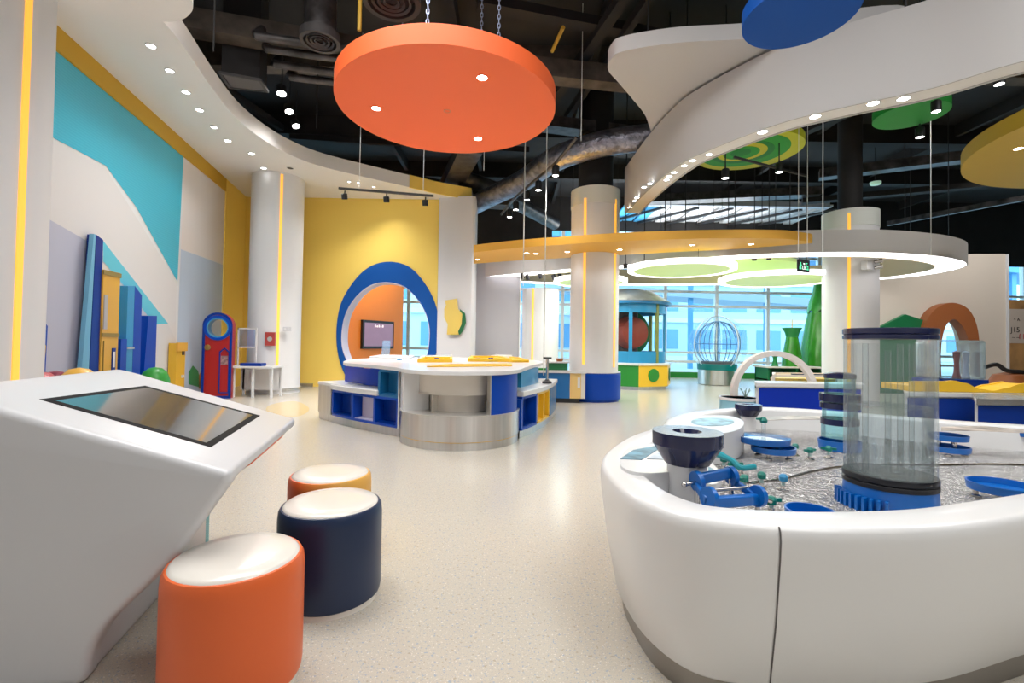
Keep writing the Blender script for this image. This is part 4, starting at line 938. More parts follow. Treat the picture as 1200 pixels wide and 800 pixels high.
# basin dishes
def dish(x, y, z, r, label, legs=4, h=.035, second=None, post=None):
    t = thing('dish_stand', label, 'dish', (x, y, .453), 'blue dishes in the water table')
    obj('dish', MB().lathe([(0.001,z),(r,z),(r+.004,z+h),(r-.004,z+h),(r-.008,z+.006),(0.001,z+.006)], (x,y,0), 48), PLBLUE, t)
    for k in range(legs):
        a_ = 2*PI*(k+.5)/legs; px_, py_ = x+r*.72*math.cos(a_), y+r*.72*math.sin(a_)
        obj('foot', MB().lathe([(.022,.453),(.022,.462),(.011,.466),(.011,z)], (px_,py_,0), 14), CHROME, t)
    if second:
        dx, dy, dz, r2 = second
        obj('upper_dish', MB().lathe([(0.001,z+dz),(r2,z+dz),(r2+.004,z+dz+h),(r2-.004,z+dz+h),(r2-.008,z+dz+.006),(0.001,z+dz+.006)], (x+dx,y+dy,0), 48), PLBLUE, t)
        for k in range(3):
            a_ = 2*PI*k/3+.4; obj('spacer', MB().cyl((x+dx*.5+r2*.5*math.cos(a_), y+dy*.5+r2*.5*math.sin(a_), z+.006), (x+dx*.5+r2*.5*math.cos(a_), y+dy*.5+r2*.5*math.sin(a_), z+dz), .012, n=10), CHROME, t)
    return t
p = az(906,527,.50)
t = dish(p.x, p.y, .49, .125, 'double blue dish with clear cover and green nozzle near the far funnel', second=(-.04,.04,.05,.15))
qx, qy = p.x-.04, p.y+.04
obj('clear_cover', MB().lathe([(.152,.54+.036),(.152,.54+.04),(0.001,.54+.044)], (qx,qy,0), 40), ACRY, t)
obj('nozzle_tube', MB().cyl((qx,qy,.58), (qx,qy,.67), .012, n=12), ACRY, t)
obj('nozzle_head', MB().lathe([(0.001,.665),(.02,.665),(.024,.68),(.012,.70),(0.001,.70)], (qx,qy,0), 14).obox((qx-.025,qy,.69), (.05,.012,.012), .3), GREENT, t)
p = az(1175,575,.50); dish(p.x, p.y, .50, .125, 'single blue dish on four feet at the right edge of the water table')
p = az(1112,529,.47); dish(p.x, p.y, .475, .11, 'two-tier blue dish just right of the tank', second=(0,0,.075,.10))
p = az(1215,520,.50); dish(p.x, p.y, .55, .12, 'raised blue dish cut off by the right edge of the view')
p = az(949,598,.50); t = thing('round_tub', 'round blue tub close behind the near rim of the water table', 'tub', (p.x,p.y,.453))
obj('tub', MB().lathe([(0.001,.454),(.085,.454),(.09,.505),(.083,.505),(.08,.46),(0.001,.46)], (p.x,p.y,0), 40), PLBLUE, t)
# green nozzles
def nozzle(u, v, z, label, cap=GREENT, h=.052, wing=True, yaw=0):
    p = az(u, v, .455); t = thing('spray_nozzle', label, 'nozzle', (p.x,p.y,.453), 'spray nozzles in the water table')
    obj('foot', MB().lathe([(.028,.453),(.028,.458),(.012,.464),(.012,.475)], (p.x,p.y,0), 14), CHROME, t)
    obj('stem', MB().cyl((p.x,p.y,.47), (p.x,p.y,.453+h), .009, n=10), mat('nozzle_stem', (.35,.5,.5), .3), t)
    m = MB().lathe([(.01,.453+h-.012),(.019,.453+h-.008),(.021,.453+h+.012),(.012,.453+h+.024),(0.001,.453+h+.026)], (p.x,p.y,0), 12)
    if wing: m.obox((p.x,p.y,.453+h+.008), (.085,.014,.014), yaw)
    obj('cap', m, cap, t)
nozzle(872,574,0,'teal nozzle cap right of the white slanted panel',yaw=.8)
nozzle(892.5,570,0,'teal nozzle second along the steel water line',wing=False)
nozzle(918,573,0,'blue nozzle on the steel water line nearest the open water',CYANB,wing=False)
nozzle(949,538,0,'green winged nozzle in the middle of the water table',yaw=.3)
nozzle(971,536,0,'green nozzle close left of the tall tank',yaw=-.5)
nozzle(862,556,0,'teal nozzle behind the crank frame',yaw=.2)
nozzle(848,549,0,'small green nozzle beside the near white post',yaw=1.2)
nozzle(904,600,0,'green nozzle at the right end of the blue crank frame',h=.045,yaw=.1)
nozzle(932,533,0,'slim green nozzle beside the double dish',yaw=1.0,wing=False)
p = az(868,548,.50); t = thing('aqua_lever', 'aqua forked lever lying behind the crank frame', 'lever', (p.x,p.y,.453))
obj('arm', MB().tube(spl([p+Vector((-.08,.10,.05)), p+Vector((-.03,.03,.03)), p, p+Vector((.09,.03,.0))], 5), [.02]*3+[.016]*13, 8), mat('aqua_plastic', (.02,.30,.36), .35), t)
obj('knob', MB().sphere(p+Vector((-.085,.105,.055)), .026, 14, 8), GREENT, t); obj('post', MB().cyl((p.x,p.y,.453), (p.x,p.y,p.z), .012, n=10), CHROME, t)
# steel water line
wl = [az(u,v,.47) for u, v in ((852,562),(872,566),(892,564),(918,561),(950,553),(985,547),(1040,544),(1103,545),(1150,544),(1200,545))]
t = tag(obj('water_line', MB().tube(spl(wl, 6), .0075, 8), CHROME), 'thin steel water line crossing the basin behind the tank', 'pipe')

# crank frame
cf0 = az(826,575,.52); 
t = thing('crank_frame', 'blue four-lobed crank frame with steel axles close to the near rim', 'crank', (cf0.x, cf0.y, .453))
LB = [az(817,564,.63), az(857,557,.645), az(831,583,.60), az(888,581,.585)]
def lobe(p, r): return MB().lathe([(0.001,-.015),(r,-.015),(r,.015),(0.001,.015)], p, 24, (LB[1]-LB[0]).normalized())
d1 = (LB[1]-LB[0]).normalized(); d2 = (LB[3]-LB[2]).normalized()
def lob(p, r, d): return MB().lathe([(.006,-.009),(r,-.009),(r,.009),(.006,.009),(.006,-.009)], p, 24, d)
for p, d, r in ((LB[0],d1,.040),(LB[1],d1,.036),(LB[2],d2,.040),(LB[3],d2,.040)): obj('lobe', lob(p, r, d), PLBLUE, t)
obj('long_bar', MB().bar(LB[0]+Vector((0,0,.008)), LB[1]+Vector((0,0,.012)), .026, .042), PLBLUE, t, bevel=.008)
obj('long_bar', MB().bar(LB[2]+Vector((0,0,-.018)), LB[3]+Vector((0,0,-.012)), .03, .042), PLBLUE, t, bevel=.008)
obj('cross_bar', MB().bar(LB[0]+Vector((0,0,-.012)), LB[2]+Vector((0,0,-.012)), .03, .03), PLBLUE, t, bevel=.005)
obj('cross_bar', MB().bar(LB[1]+Vector((0,0,-.015)), LB[3]+Vector((0,0,-.01)), .024, .024), PLBLUE, t, bevel=.005)
ax0 = LB[0]+(LB[0]-LB[3]).normalized()*.05
obj('axle', MB().cyl(LB[0]-d1*.055+Vector((0,-.005,-.002)), LB[0]+d1*.03, .008, n=12).sphere(LB[0]-d1*.058+Vector((0,-.005,-.002)), .011, 14, 8), CHROME, t)
obj('axle', MB().cyl(LB[2].lerp(LB[0],.4), LB[3].lerp(LB[1],.4), .007, n=12), CHROME, t)
obj('axle', MB().cyl(LB[3], LB[3]+d2*.06+Vector((0,-.01,-.02)), .007, n=12), CHROME, t)
for p in LB: obj('support_leg', MB().cyl((p.x,p.y,.453), (p.x,p.y,p.z-.01), .01, n=10), CHROME, t)
for p, d in ((LB[1],d1),(LB[3],d2)): obj('hub_cap', MB().cyl(p+d*.009, p+d*.013, .012, n=16), CUSH, t)

# ================================================================== BEHIND THE WATER TABLE
def cab(u0, u1, y, vt, name, label, panel=BLUE, depth=.6, zt_=None):
    a = at(u0, vt, y); b = at(u1, vt, y); z1 = a.z if zt_ is None else zt_; y2 = y+depth; k_ = y2/y
    t = thing(name, label, 'cabinet', (a.x, y, 0))
    obj('top', MB().plate([(a.x-.02,y-.03), (b.x+.02,y-.03), (b.x*k_,y2), (a.x*k_-.02,y2)], z1-.045, z1), WHITE, t, bevel=.006)
    obj('carcass', MB().plate([(a.x,y), (b.x,y), (b.x*k_-.02,y2-.02), (a.x*k_,y2-.02)], 0, z1-.045), WHITE, t)
    obj('front_panel', MB().box((a.x+.03, y-.012, .1), (b.x-.02, y-.001, z1-.06)), panel, t)
    return t, a, b, z1
cab(886, 1010, 5.35, 448, 'blue_cabinet', 'low white cabinet with royal blue front behind the water table', mat('cobalt_laminate', (.0,.028,.42), .35, spec=.3), .3)
tR, aR, bR_, zR = cab(1060, 1215, 5.1, 459, 'blue_cabinet', 'blue fronted counter carrying the wavy yellow slide', BLUED)
t3, a3, b3, z3 = cab(1142, 1230, 4.45, 467, 'steel_top_cabinet', 'steel-topped blue cabinet at the right edge behind the water table', BLUED, .5)
obj('steel_sheet', MB().plate([(a3.x-.02,4.41), (b3.x+.02,4.41), (b3.x*1.11,4.95), (a3.x*1.11-.02,4.95)], z3-.05, z3+.004), mat('satin_steel', (.62,.6,.58), .25, metal=.9), t3)
# wavy yellow slide
m = MB(); N = 40; x0, x1 = at(1066,450,5.3).x, at(1215,450,5.3).x; V = []; F = []
prof_px = [(1060,446),(1103,446),(1112,445),(1125,448),(1142,455),(1158,457),(1172,454),(1190,449),(1215,445)]
def yv(u):
    for (a_, va), (b_, vb) in zip(prof_px, prof_px[1:]):
        if a_ <= u <= b_:
            s_ = (u-a_)/(b_-a_); s_ = s_*s_*(3-2*s_); return va+(vb-va)*s_
    return prof_px[-1][1]
top = [(at(1062+150*k/N, yv(1062+150*k/N), 5.2).x, at(1062+150*k/N, yv(1062+150*k/N), 5.2).z) for k in range(N+1)]
poly = top+[(top[-1][0], zR+.004), (top[0][0], zR+.004)]
t = thing('wavy_slide', 'wavy yellow slide running along the blue counter', 'slide', (poly[0][0]+.6, 5.25, zR))
obj('near_side', MB().slab(poly, [], lambda a, b: (a, 5.14, b), lambda a, b: (a, 5.17, b)), YEL, t)
obj('far_side', MB().slab([(x, max(z-.04, zR+.004)) for x, z in poly], [], lambda a, b: (a, 5.52, b), lambda a, b: (a, 5.55, b)), YEL, t)
obj('trough', MB().slab([(x, z-.05) for x, z in top]+[(top[-1][0], zR+.005), (top[0][0], zR+.005)], [], lambda a, b: (a, 5.17, b), lambda a, b: (a, 5.52, b)), YEL, t)
# acrylic box
a, b = at(1100,398,6.0), at(1155,445,6.0)
t = thing('acrylic_display', 'clear acrylic display box with rounded corners on a navy base', 'display case', ((a.x+b.x)/2, 6.1, 0))
rc = roundp([(a.x,b.z),(b.x,b.z),(b.x,a.z),(a.x,a.z)], .05)
rc = [(x, max(z, b.z)) for x, z in rc]
ri = [((x-(a.x+b.x)/2)*.94+(a.x+b.x)/2, (z-(a.z+b.z)/2)*.94+(a.z+b.z)/2) for x, z in rc]
obj('clear_shell', MB().slab(rc, [ri], lambda x, z: (x, 6.0, z), lambda x, z: (x, 6.35, z)), clear('thick_acrylic', (.85,.94,.98), .2, haze=.25, hazecol=(.8,.9,1)), t)
obj('front_sheet', MB().slab(rc, [], lambda x, z: (x, 5.99, z), lambda x, z: (x, 5.998, z)), ACRY, t)
obj('base', MB().box((a.x-.02, 5.98, 0), (b.x+.02, 6.38, b.z)), BLUED, t)
for k, (dx, c_) in enumerate(((.12,CHROME), (.38,mat('dull_rose', (.3,.12,.12), .5)), (.5,mat('pale_figure', (.5,.55,.7), .5)))): obj('exhibit_stem', MB().lathe([(.05,b.z),(.03,b.z+.08),(.025,b.z+.2),(.04,b.z+.34),(0.001,b.z+.36)], (a.x+dx, 6.17, 0), 16), c_, t)
# round water table with arch
p = at(866,470,5.62); rt = thing('round_water_stand', 'round light blue water stand below the white arch', 'stand', (p.x,p.y,0))
RR = .21
obj('drum', MB().lathe([(RR-.02,0),(RR-.02,.04),(RR,.04),(RR,.53)], (p.x,p.y,0), 48), mat('pale_aqua_laminate', (.25,.5,.62), .3), rt)
obj('rim', MB().ring([(RR-.01,.53),(RR+.01,.53),(RR+.01,.56),(RR-.01,.56)], (p.x,p.y,0), 48), WHITE, rt)
obj('water_top', MB().lathe([(RR-.011,.552),(0.001,.552)], (p.x,p.y,0), 40), mat('aqua_water', (.10,.48,.68), .1), rt)
p4 = Vector((p.x+.09,p.y+.03,.552)); pl_ = thing('water_sprig', 'small pale branching sprig standing in the round water stand', 'ornament', (p4.x,p4.y,.53))
for k in range(6):
    a_ = k*1.05; obj('twig', MB().tube([p4, p4+Vector((.03*math.cos(a_), .03*math.sin(a_), .06)), p4+Vector((.06*math.cos(a_), .05*math.sin(a_), .09+.02*(k%2)))], .006, 6), mat('sage_plastic', (.4,.55,.5), .4), pl_)
YA = 5.72; ar0, ar1 = at(857,455,YA), at(957,455,YA)
acx = (ar0.x+ar1.x)/2; ar = (ar1.x-ar0.x)/2; acz = at(908,411,YA).z-ar
t = thing('half_ring_arch', 'slim white half-ring arch behind the blue cabinet', 'arch', (acx, YA, 0))
bw_ = .062
ow = [(acx+ar*math.cos(PI*k/40), acz+ar*math.sin(PI*k/40)) for k in range(41)]+[(acx-ar, .565), (acx-ar+bw_, .565)]+[(acx+(ar-bw_)*math.cos(PI*k/40), acz+(ar-bw_)*math.sin(PI*k/40)) for k in range(40,-1,-1)]+[(acx+ar-bw_, 0), (acx+ar, 0)]
obj('arch_band', MB().slab(ow, [], lambda x, z: (x, YA-.04, z), lambda x, z: (x, YA+.04, z)), mat('arch_white', (.75,.70,.66), .5), t, bevel=.006)
# glass tray stand
a, b = at(905,440,7.0), at(985,440,7.0); zt_ = at(905,438.5,7.0).z; k2 = 7.6/7.0
t = thing('sand_tray_table', 'white tray table with yellow contents behind the blue cabinet', 'table', (a.x,7.0,0))
bx4 = lambda i0, z0, z1: MB().plate([(a.x+i0,7.0+i0), (b.x-i0,7.0+i0), (b.x*k2-i0,7.6-i0), (a.x*k2+i0,7.6-i0)], z0, z1)
obj('plinth', bx4(.03, 0, zt_-.17), CREAM, t); obj('tray_floor', bx4(0, zt_-.17, zt_-.15), CREAM, t); obj('contents', bx4(.05, zt_-.149, zt_-.06), YEL, t)
obj('top_rim', MB().plate([(a.x,7.0), (b.x,7.0), (b.x*k2,7.6), (a.x*k2,7.6)], zt_-.03, zt_, [[(a.x+.04,7.04), (b.x-.04,7.04), (b.x*k2-.04,7.56), (a.x*k2+.04,7.56)]]), CREAM, t)
for x in (a.x, b.x-.04): obj('corner_post', MB().box((x,7.0,zt_-.15), (x+.04,7.04,zt_-.03)), CREAM, t)
for x in (a.x*k2, b.x*k2-.04): obj('corner_post', MB().box((x,7.56,zt_-.15), (x+.04,7.6,zt_-.03)), CREAM, t)
obj('clear_front', MB().box((a.x+.04,7.005,zt_-.15), (b.x-.04,7.012,zt_-.03)), ACRY, t)
obj('navy_edge', MB().box((a.x+.3,7.0,zt_), (b.x,7.05,zt_+.015)), NAVY, t)
# green vases on teal shelf near the window
a, b = at(899,429,13.0), at(965,429,13.0)
t = thing('display_shelf', 'teal low shelf unit with white top by the window', 'shelf', (a.x,13.0,0)); zs_ = a.z
obj('top', MB().box((a.x-.05,12.9,zs_-.04), (b.x+.05,13.7,zs_)), CREAM, t)
for x in (a.x, (a.x+b.x)/2, b.x-.05): obj('upright', MB().box((x,12.95,0), (x+.05,13.65,zs_-.04)), GREEND, t)
obj('back_board', MB().box((a.x,13.6,0), (b.x,13.65,zs_-.04)), GREEND, t)
obj('lower_board', MB().box((a.x,12.96,.25), (b.x,13.6,.29)), BROWN, t)
gp = mat('green_vase_glaze', (.035,.28,.015), .25, coat=.3, vary=.35, vscale=2.5); gd = mat('green_vase_rim', (.01,.22,.05), .3)
def zz(v, y=13.3): return at(928, v, y).z
q = at(928,428,13.3); t = thing('green_vase', 'green vase with flared neck standing on the teal shelf', 'vase', (q.x,13.3,zs_))
s_ = 13.3/560
obj('body', MB().lathe([(0.001,zs_),(11*s_,zs_),(10.2*s_,zz(418)),(8*s_,zz(405)),(6.8*s_,zz(398)),(6.4*s_,zz(395))], (q.x,13.3,0), 32), gp, t)
obj('flared_neck', MB().lathe([(6.4*s_,zz(395)),(7.5*s_,zz(390)),(10.6*s_,zz(384)),(9.5*s_,zz(384.2)),(5.5*s_,zz(394))], (q.x,13.3,0), 32), gd, t)
obj('stem', MB().cyl((q.x,13.3,zz(394)), (q.x,13.3,zz(374)), .015, n=6), YELW, t)
q = at(908,428,13.2); t = thing('green_cup', 'small green stemmed cup at the left of the teal shelf', 'cup', (q.x,13.2,zs_))
obj('cup', MB().lathe([(0.001,zs_),(4*s_,zs_),(2*s_,zz(423)),(2.2*s_,zz(419)),(6.5*s_,zz(415.5)),(5.5*s_,zz(415.8)),(1*s_,zz(418.5)),(0.001,zz(418.6))], (q.x,13.2,0), 24), gd, t)
q = at(962,440,13.9); t = thing('green_cone', 'tall green cone sculpture beside the far column', 'sculpture', (q.x,13.9,0)); s_ = 13.9/560
zc = lambda v: at(962, v, 13.9).z
obj('skirt', MB().lathe([(26*s_,0),(24*s_,zc(425)),(19*s_,zc(395)),(13.5*s_,zc(366))], (q.x,13.9,0), 40), gp, t)
mm = MB(); n_ = 40
ring = lambda r, z, w_=0: [(q.x+r*math.cos(2*PI*k/n_), 13.9+r*math.sin(2*PI*k/n_), z+w_*math.sin(8*2*PI*k/n_)) for k in range(n_)]
V = ring(14.6*s_, zc(366), .06)+ring(12*s_, zc(352))+ring(9*s_, zc(343))+ring(7.5*s_, zc(333))
mm.add(V, [(j*n_+k, j*n_+(k+1)%n_, (j+1)*n_+(k+1)%n_, (j+1)*n_+k) for j in range(3) for k in range(n_)]+[tuple(3*n_+k for k in range(n_))]); obj('upper_glaze', mm, mat('bright_green_glaze', (.05,.36,.04), .25, coat=.3, vary=.3, vscale=3), t)

# brown arch and green gable on the beige wall
yA = 12.35
oo_ = egg([(1083,420),(1082,390),(1090,368),(1104,357),(1119,355),(1134,362),(1143,378),(1146,400),(1146,430),(1144,462),(1086,462)], 8)
oo_ = [(p.x, p.y) for p in spl([Vector((*xz(*q_, yA), 0)) for q_ in [(1083,458),(1081,420),(1082,390),(1090,368),(1104,357),(1119,355),(1134,362),(1143,378),(1147,400),(1148,430),(1147,458)]], 6)]
hi = [(p.x, p.y) for p in spl([Vector((*xz(*q_, yA), 0)) for q_ in [(1103,455),(1102,410),(1106,386),(1116,374),(1127,382),(1134,398),(1136,420),(1136,455)]], 6)]
zz0 = .01; oo_ = [(x, max(z, zz0)) for x, z in oo_]; oo_[0] = (oo_[0][0], zz0); oo_[-1] = (oo_[-1][0], zz0); hi[0] = (hi[0][0], zz0); hi[-1] = (hi[-1][0], zz0)
tag(obj('brown_arch', MB().slab(oo_+hi[::-1], [], lambda x, z: (x, yA-.02, z), lambda x, z: (x, yA+.24, z)), BROWN, bevel=.02), 'thick terracotta brown arch standing against the beige wall', 'arch')
gp_ = [xz(u,v,12.5) for u, v in ((1020,388),(1060,368),(1090,378),(1090,455),(1020,455))]; gp_[3] = (gp_[3][0], .0); gp_[4] = (gp_[4][0], .0)
tag(obj('green_gable', MB().slab(gp_, [], lambda x, z: (x, 12.47, z), lambda x, z: (x, 12.58, z)), GREEND, bevel=.01), 'dark green gable-shaped board left of the brown arch', 'board')
# poster board at far right
a, b = at(1182,351,12.9), at(1215,440,12.9)
t = thing('poster_board', 'tall orange brown poster board with handwriting at the right edge', 'board', (a.x,12.9,0))
obj('board', MB().box((a.x,12.9,0), (b.x,12.95,a.z)), mat('amber_board', (.42,.22,.08), .5, vary=.4, vscale=2), t)
zm0, zm1 = at(1190,402,12.9).z, at(1190,362,12.9).z
obj('pale_sheet', MB().box((a.x+.02,12.89,zm0), (b.x-.02,12.899,zm1)), mat('pale_sheet', (.5,.42,.36), .5), t)
fc = bpy.data.curves.new('handwriting', 'FONT')
def textobj(s, loc, size, m, parent, name='handwriting', rot=(PI/2,0,0), ext=.002):
    c = bpy.data.curves.new(name, 'FONT'); c.body = s; c.size = size; c.extrude = ext; o_ = bpy.data.objects.new('tmp', c); C.objects.link(o_)
    dg = bpy.context.evaluated_depsgraph_get(); me = bpy.data.meshes.new_from_object(o_.evaluated_get(dg)); me.materials.clear(); me.materials.append(m)
    bpy.data.objects.remove(o_); o2 = bpy.data.objects.new(name, me); C.objects.link(o2)
    off = Vector((0,0,0)); p_ = parent
    while p_ is not None: off += p_.location; p_ = p_.parent
    o2.location = Vector(loc)-off; o2.rotation_euler = rot; o2.parent = parent; return o2
INK = mat('dark_ink', (.03,.02,.02), .6); INKR = mat('red_ink', (.5,.03,.05), .6)
q = at(1184.5,389,12.885); textobj('J15', q, .2, INK, t); q = at(1186,397,12.885); textobj('~ ~', q, .14, INK, t); q = at(1194,397,12.885); textobj('f R', q, .2, INKR, t); q = at(1188,376,12.885); textobj('^ A', q, .12, INK, t)
# orange floor cables by the board
tag(obj('robot_arm', MB().tube(spl([at(1155,430,8.0), at(1168,427,8.0), at(1180,434,8.0), at(1200,436,8.0), at(1215,440,8.0)], 6), .035, 8), BLACK), 'dark bent arm with orange end above the wavy slide', 'arm')
q = at(1190,440,8.0); tag(obj('orange_console', MB().lathe([(.3,0),(.28,.6),(.2,.75),(0.001,.8)], (q.x,8.1,0), 24), BROWN), 'brown rounded console at the right edge behind the slide', 'console')

# globe
q = at(840,450,14.5); gx0, gy0 = q.x, 14.5; zc = lambda v: at(841, v, gy0).z
t = thing('glass_globe', 'large clear globe with blue ribs on a steel drum by the window', 'globe', (gx0, gy0, 0))
obj('drum', MB().lathe([(.52,0),(.54,.02),(.54,zc(432))], (gx0,gy0,0), 48), STEEL, t)
obj('teal_band', MB().lathe([(.56,zc(433)),(.57,zc(426)),(.45,zc(426))], (gx0,gy0,0), 48), mat('teal_band', (.0,.2,.2), .35), t)
obj('cover_plate', MB().lathe([(.5,zc(426)),(.46,zc(423.5)),(0.001,zc(423))], (gx0,gy0,0), 40), DGREY, t)
gr0 = 33.3/560*14.5*.98; gz0 = zc(403); gc = Vector((gx0+.02, gy0, gz0))
obj('glass_sphere', MB().sphere(gc, gr0, 48, 24), clear('globe_glass', (.95,.98,1), .05, haze=.02), t)
RIB = mat('blue_rib_metal', (.08,.2,.35), .35, metal=.5)
r_i = gr0*.74
for k in range(6):
    a_ = PI*k/6; obj('rib', MB().tube([gc+Vector((r_i*math.cos(b_)*math.cos(a_), r_i*math.cos(b_)*math.sin(a_), r_i*math.sin(b_)*1.1)) for b_ in [2*PI*j/28 for j in range(28)]], .011, 6, True), RIB, t)
obj('rib', MB().tube([gc+Vector((r_i*math.cos(b_), r_i*math.sin(b_), 0)) for b_ in [2*PI*j/32 for j in range(32)]], .010, 6, True), RIB, t)
obj('axis', MB().cyl((gc.x,gc.y,zc(424)), (gc.x,gc.y,gz0+r_i*1.1), .02, n=8), RIB, t)
for k in range(2):
    a_ = PI*k/2+.3; obj('rim_hoop', MB().tube([gc+Vector((gr0*math.cos(b_)*math.cos(a_), gr0*math.cos(b_)*math.sin(a_), gr0*math.sin(b_))) for b_ in [2*PI*j/48 for j in range(48)]], .018, 6, True), mat('pale_hoop', (.7,.78,.85), .3), t)

# carousel booth
qx = at(735,400,13.4).x; bcx, bcy = qx, 13.35; zc = lambda v: at(760, v, 12.4).z
t = thing('domed_booth', 'domed teal booth on a green and yellow octagonal base', 'booth', (bcx, bcy, 0))
def octp(r, a=0): return [(bcx+r*math.cos(2*PI*k/8+a), bcy+r*math.sin(2*PI*k/8+a)) for k in range(8)]
obj('plinth', MB().plate(octp(1.15), 0, .09), STEEL, t)
zb1 = zc(428)
for k in range(8):
    P = octp(1.2); a_, b_ = Vector((*P[k],0)), Vector((*P[(k+1)%8],0)); mid = (a_+b_)/2; nn = (mid-Vector((bcx,bcy,0))).normalized()
    col = (GREENP, YEL)[k%2] if k != 6 else YEL
    if k == 5: col = GREENP
    pm = MB().add([a_+Vector((0,0,.09)), b_+Vector((0,0,.09)), b_+Vector((0,0,zb1)), a_+Vector((0,0,zb1)), a_-nn*.04+Vector((0,0,.09)), b_-nn*.04+Vector((0,0,.09)), b_-nn*.04+Vector((0,0,zb1)), a_-nn*.04+Vector((0,0,zb1))], [(0,1,2,3),(4,7,6,5),(0,4,5,1),(1,5,6,2),(2,6,7,3),(3,7,4,0)])
    pp = obj('base_panel', pm, col, t, smooth=0)
    if k in (6, 7): obj('oval_window', MB().lathe([(0.001,0),(.17,0),(.17,.02),(0.001,.02)], mid+Vector((0,0,.38))+nn*.0, 24, nn), GREENP if k == 6 else GREEND, t)
obj('deck_top', MB().plate(octp(1.24), zb1, zb1+.06), WHITE, t, bevel=.01)
z2, z3_, z4, z5 = zb1+.06, zc(412), zc(366), zc(354)
obj('lower_rail', MB().ring([(.93,z2),(1.0,z2),(1.0,z3_),(.93,z3_)], (bcx,bcy,0), 48), CYANB, t)
obj('upper_rail', MB().ring([(.9,z4),(1.0,z4),(1.0,z5),(.9,z5)], (bcx,bcy,0), 48), CYANB, t)
for k in range(8):
    a_ = 2*PI*k/8-.95; m_ = mat('olive_post', (.25,.28,.08), .4) if k % 2 == 0 else CYANB
    obj('post', MB().obox((bcx+.98*math.cos(a_), bcy+.98*math.sin(a_), (z2+z5)/2), (.06,.09,z5-z2), a_), m_, t)
obj('dome_roof', MB().lathe([(1.12,z5),(1.14,z5+.05),(1.0,z5+.14),(.7,z5+.32),(.35,z5+.42),(0.001,z5+.45)], (bcx,bcy,0), 48), mat('dome_roof', (.5,.5,.5), .35, vary=.5, vscale=1.6), t)
obj('roof_edge', MB().ring([(1.1,z5-.04),(1.16,z5-.04),(1.16,z5+.03),(1.1,z5+.03)], (bcx,bcy,0), 48), TEALB, t)
pc = Vector((bcx+.05,bcy-.1,(z3_+z4)/2))
obj('red_drum', MB().lathe([(0.001,-.3),(.4,-.25),(.48,0),(.4,.25),(0.001,.3)], pc, 32, (.35,-1,0)), mat('brick_red_paint', (.3,.05,.03), .5), t)
obj('green_disc', MB().lathe([(0.001,0),(.62,0),(.62,.06),(0.001,.06)], pc+Vector((.1,.45,0)), 36, (.35,-1,0)), GREEND, t)
obj('dark_core', MB().cyl((bcx,bcy+.1,z2), (bcx,bcy+.1,z5), .3, n=20), DGREY, t)

# blue and yellow counter left of the column
ya = 9.35
a, b = at(640,436,ya), at(686,436,ya); zt_ = at(660,434,ya).z
t = thing('low_counter', 'low counter with teal blue and yellow fronts left of the white column', 'counter', (a.x,ya,0))
mid = at(668,436,ya).x; c0 = at(686,436,ya).x
obj('kick_plate', MB().box((a.x-.5,ya+.06,0), (c0-.1,ya+.15,.09)), DGREY, t)
obj('blue_front', MB().box((a.x-.4,ya,.09), (mid,ya+.40,zt_-.05)), CYANB if 0 else mat('mid_blue_laminate', (.01,.14,.40), .3), t)
obj('yellow_front', MB().box((mid+.001,ya,.09), (c0-.08,ya+.30,zt_-.05)), mat('pale_yellow_laminate', (.8,.55,.2), .4), t)
obj('end_strip', MB().box((c0-.079,ya,.09), (c0,ya+.15,zt_-.05)), CREAM, t)
obj('worktop', MB().box((a.x-.45,ya-.02,zt_-.05), (c0+.02,ya+.15,zt_)).box((a.x-.45,ya+.151,zt_-.05), (mid,ya+.42,zt_)), WHITE, t)
obj('slot_handle', MB().box((c0-.15,ya-.006,.3), (c0-.10,ya-.0005,.5)), WHITE, t)
a, b = at(643,428,9.8), at(666,428,9.8)
t = thing('planter_tray', 'green planter tray on the low counter left of the column', 'tray', (a.x,9.5,zt_))
obj('tray', MB().box((a.x-.05,9.45,zt_), (b.x-.05,9.75,zt_+.14)), GREEND, t, bevel=.01); obj('rim', MB().box((a.x-.08,9.42,zt_+.14), (b.x-.02,9.78,zt_+.17)), WHITE, t)
obj('pot', MB().lathe([(.06,zt_+.17),(.08,zt_+.23),(0.001,zt_+.23)], ((a.x+b.x)/2,9.6,0), 16), BROWN, t)
a = at(632,432,8.95); t = thing('flat_green_box', 'flat green box lying at the left end of the low counter', 'box', (a.x,9.5,zt_))
obj('body', MB().box((a.x-.05,9.38,zt_), (a.x+.22,9.41,zt_+.04)), GREENP, t)

# yellow cut-out figure and mirror on the pilaster
pp = [(522,352),(536,350),(537,362),(542,368),(541,380),(537,388),(538,392),(524,392),(525,380),(521,372),(521,362),(523,358)]
f = [xz(u,v,11.55) for u, v in pp]
t = thing('jug_sign', 'yellow jug-shaped wall sign with green edge on the white pilaster', 'sign', (f[0][0], 11.5, f[6][1]))
obj('yellow_face', MB().slab(f, [], lambda x, z: (x, 11.49, z), lambda x, z: (x, 11.53, z)), mat('sign_yellow', (.75,.55,.12), .4), t, smooth=0)
f2 = [xz(u,v,11.55) for u, v in ((539,362),(545,367),(546,378),(542,388),(539,392),(528,392.5),(528,388),(539,384))]
obj('green_face', MB().slab(f2, [], lambda x, z: (x, 11.532, z), lambda x, z: (x, 11.57, z)), GREEND, t, smooth=0)
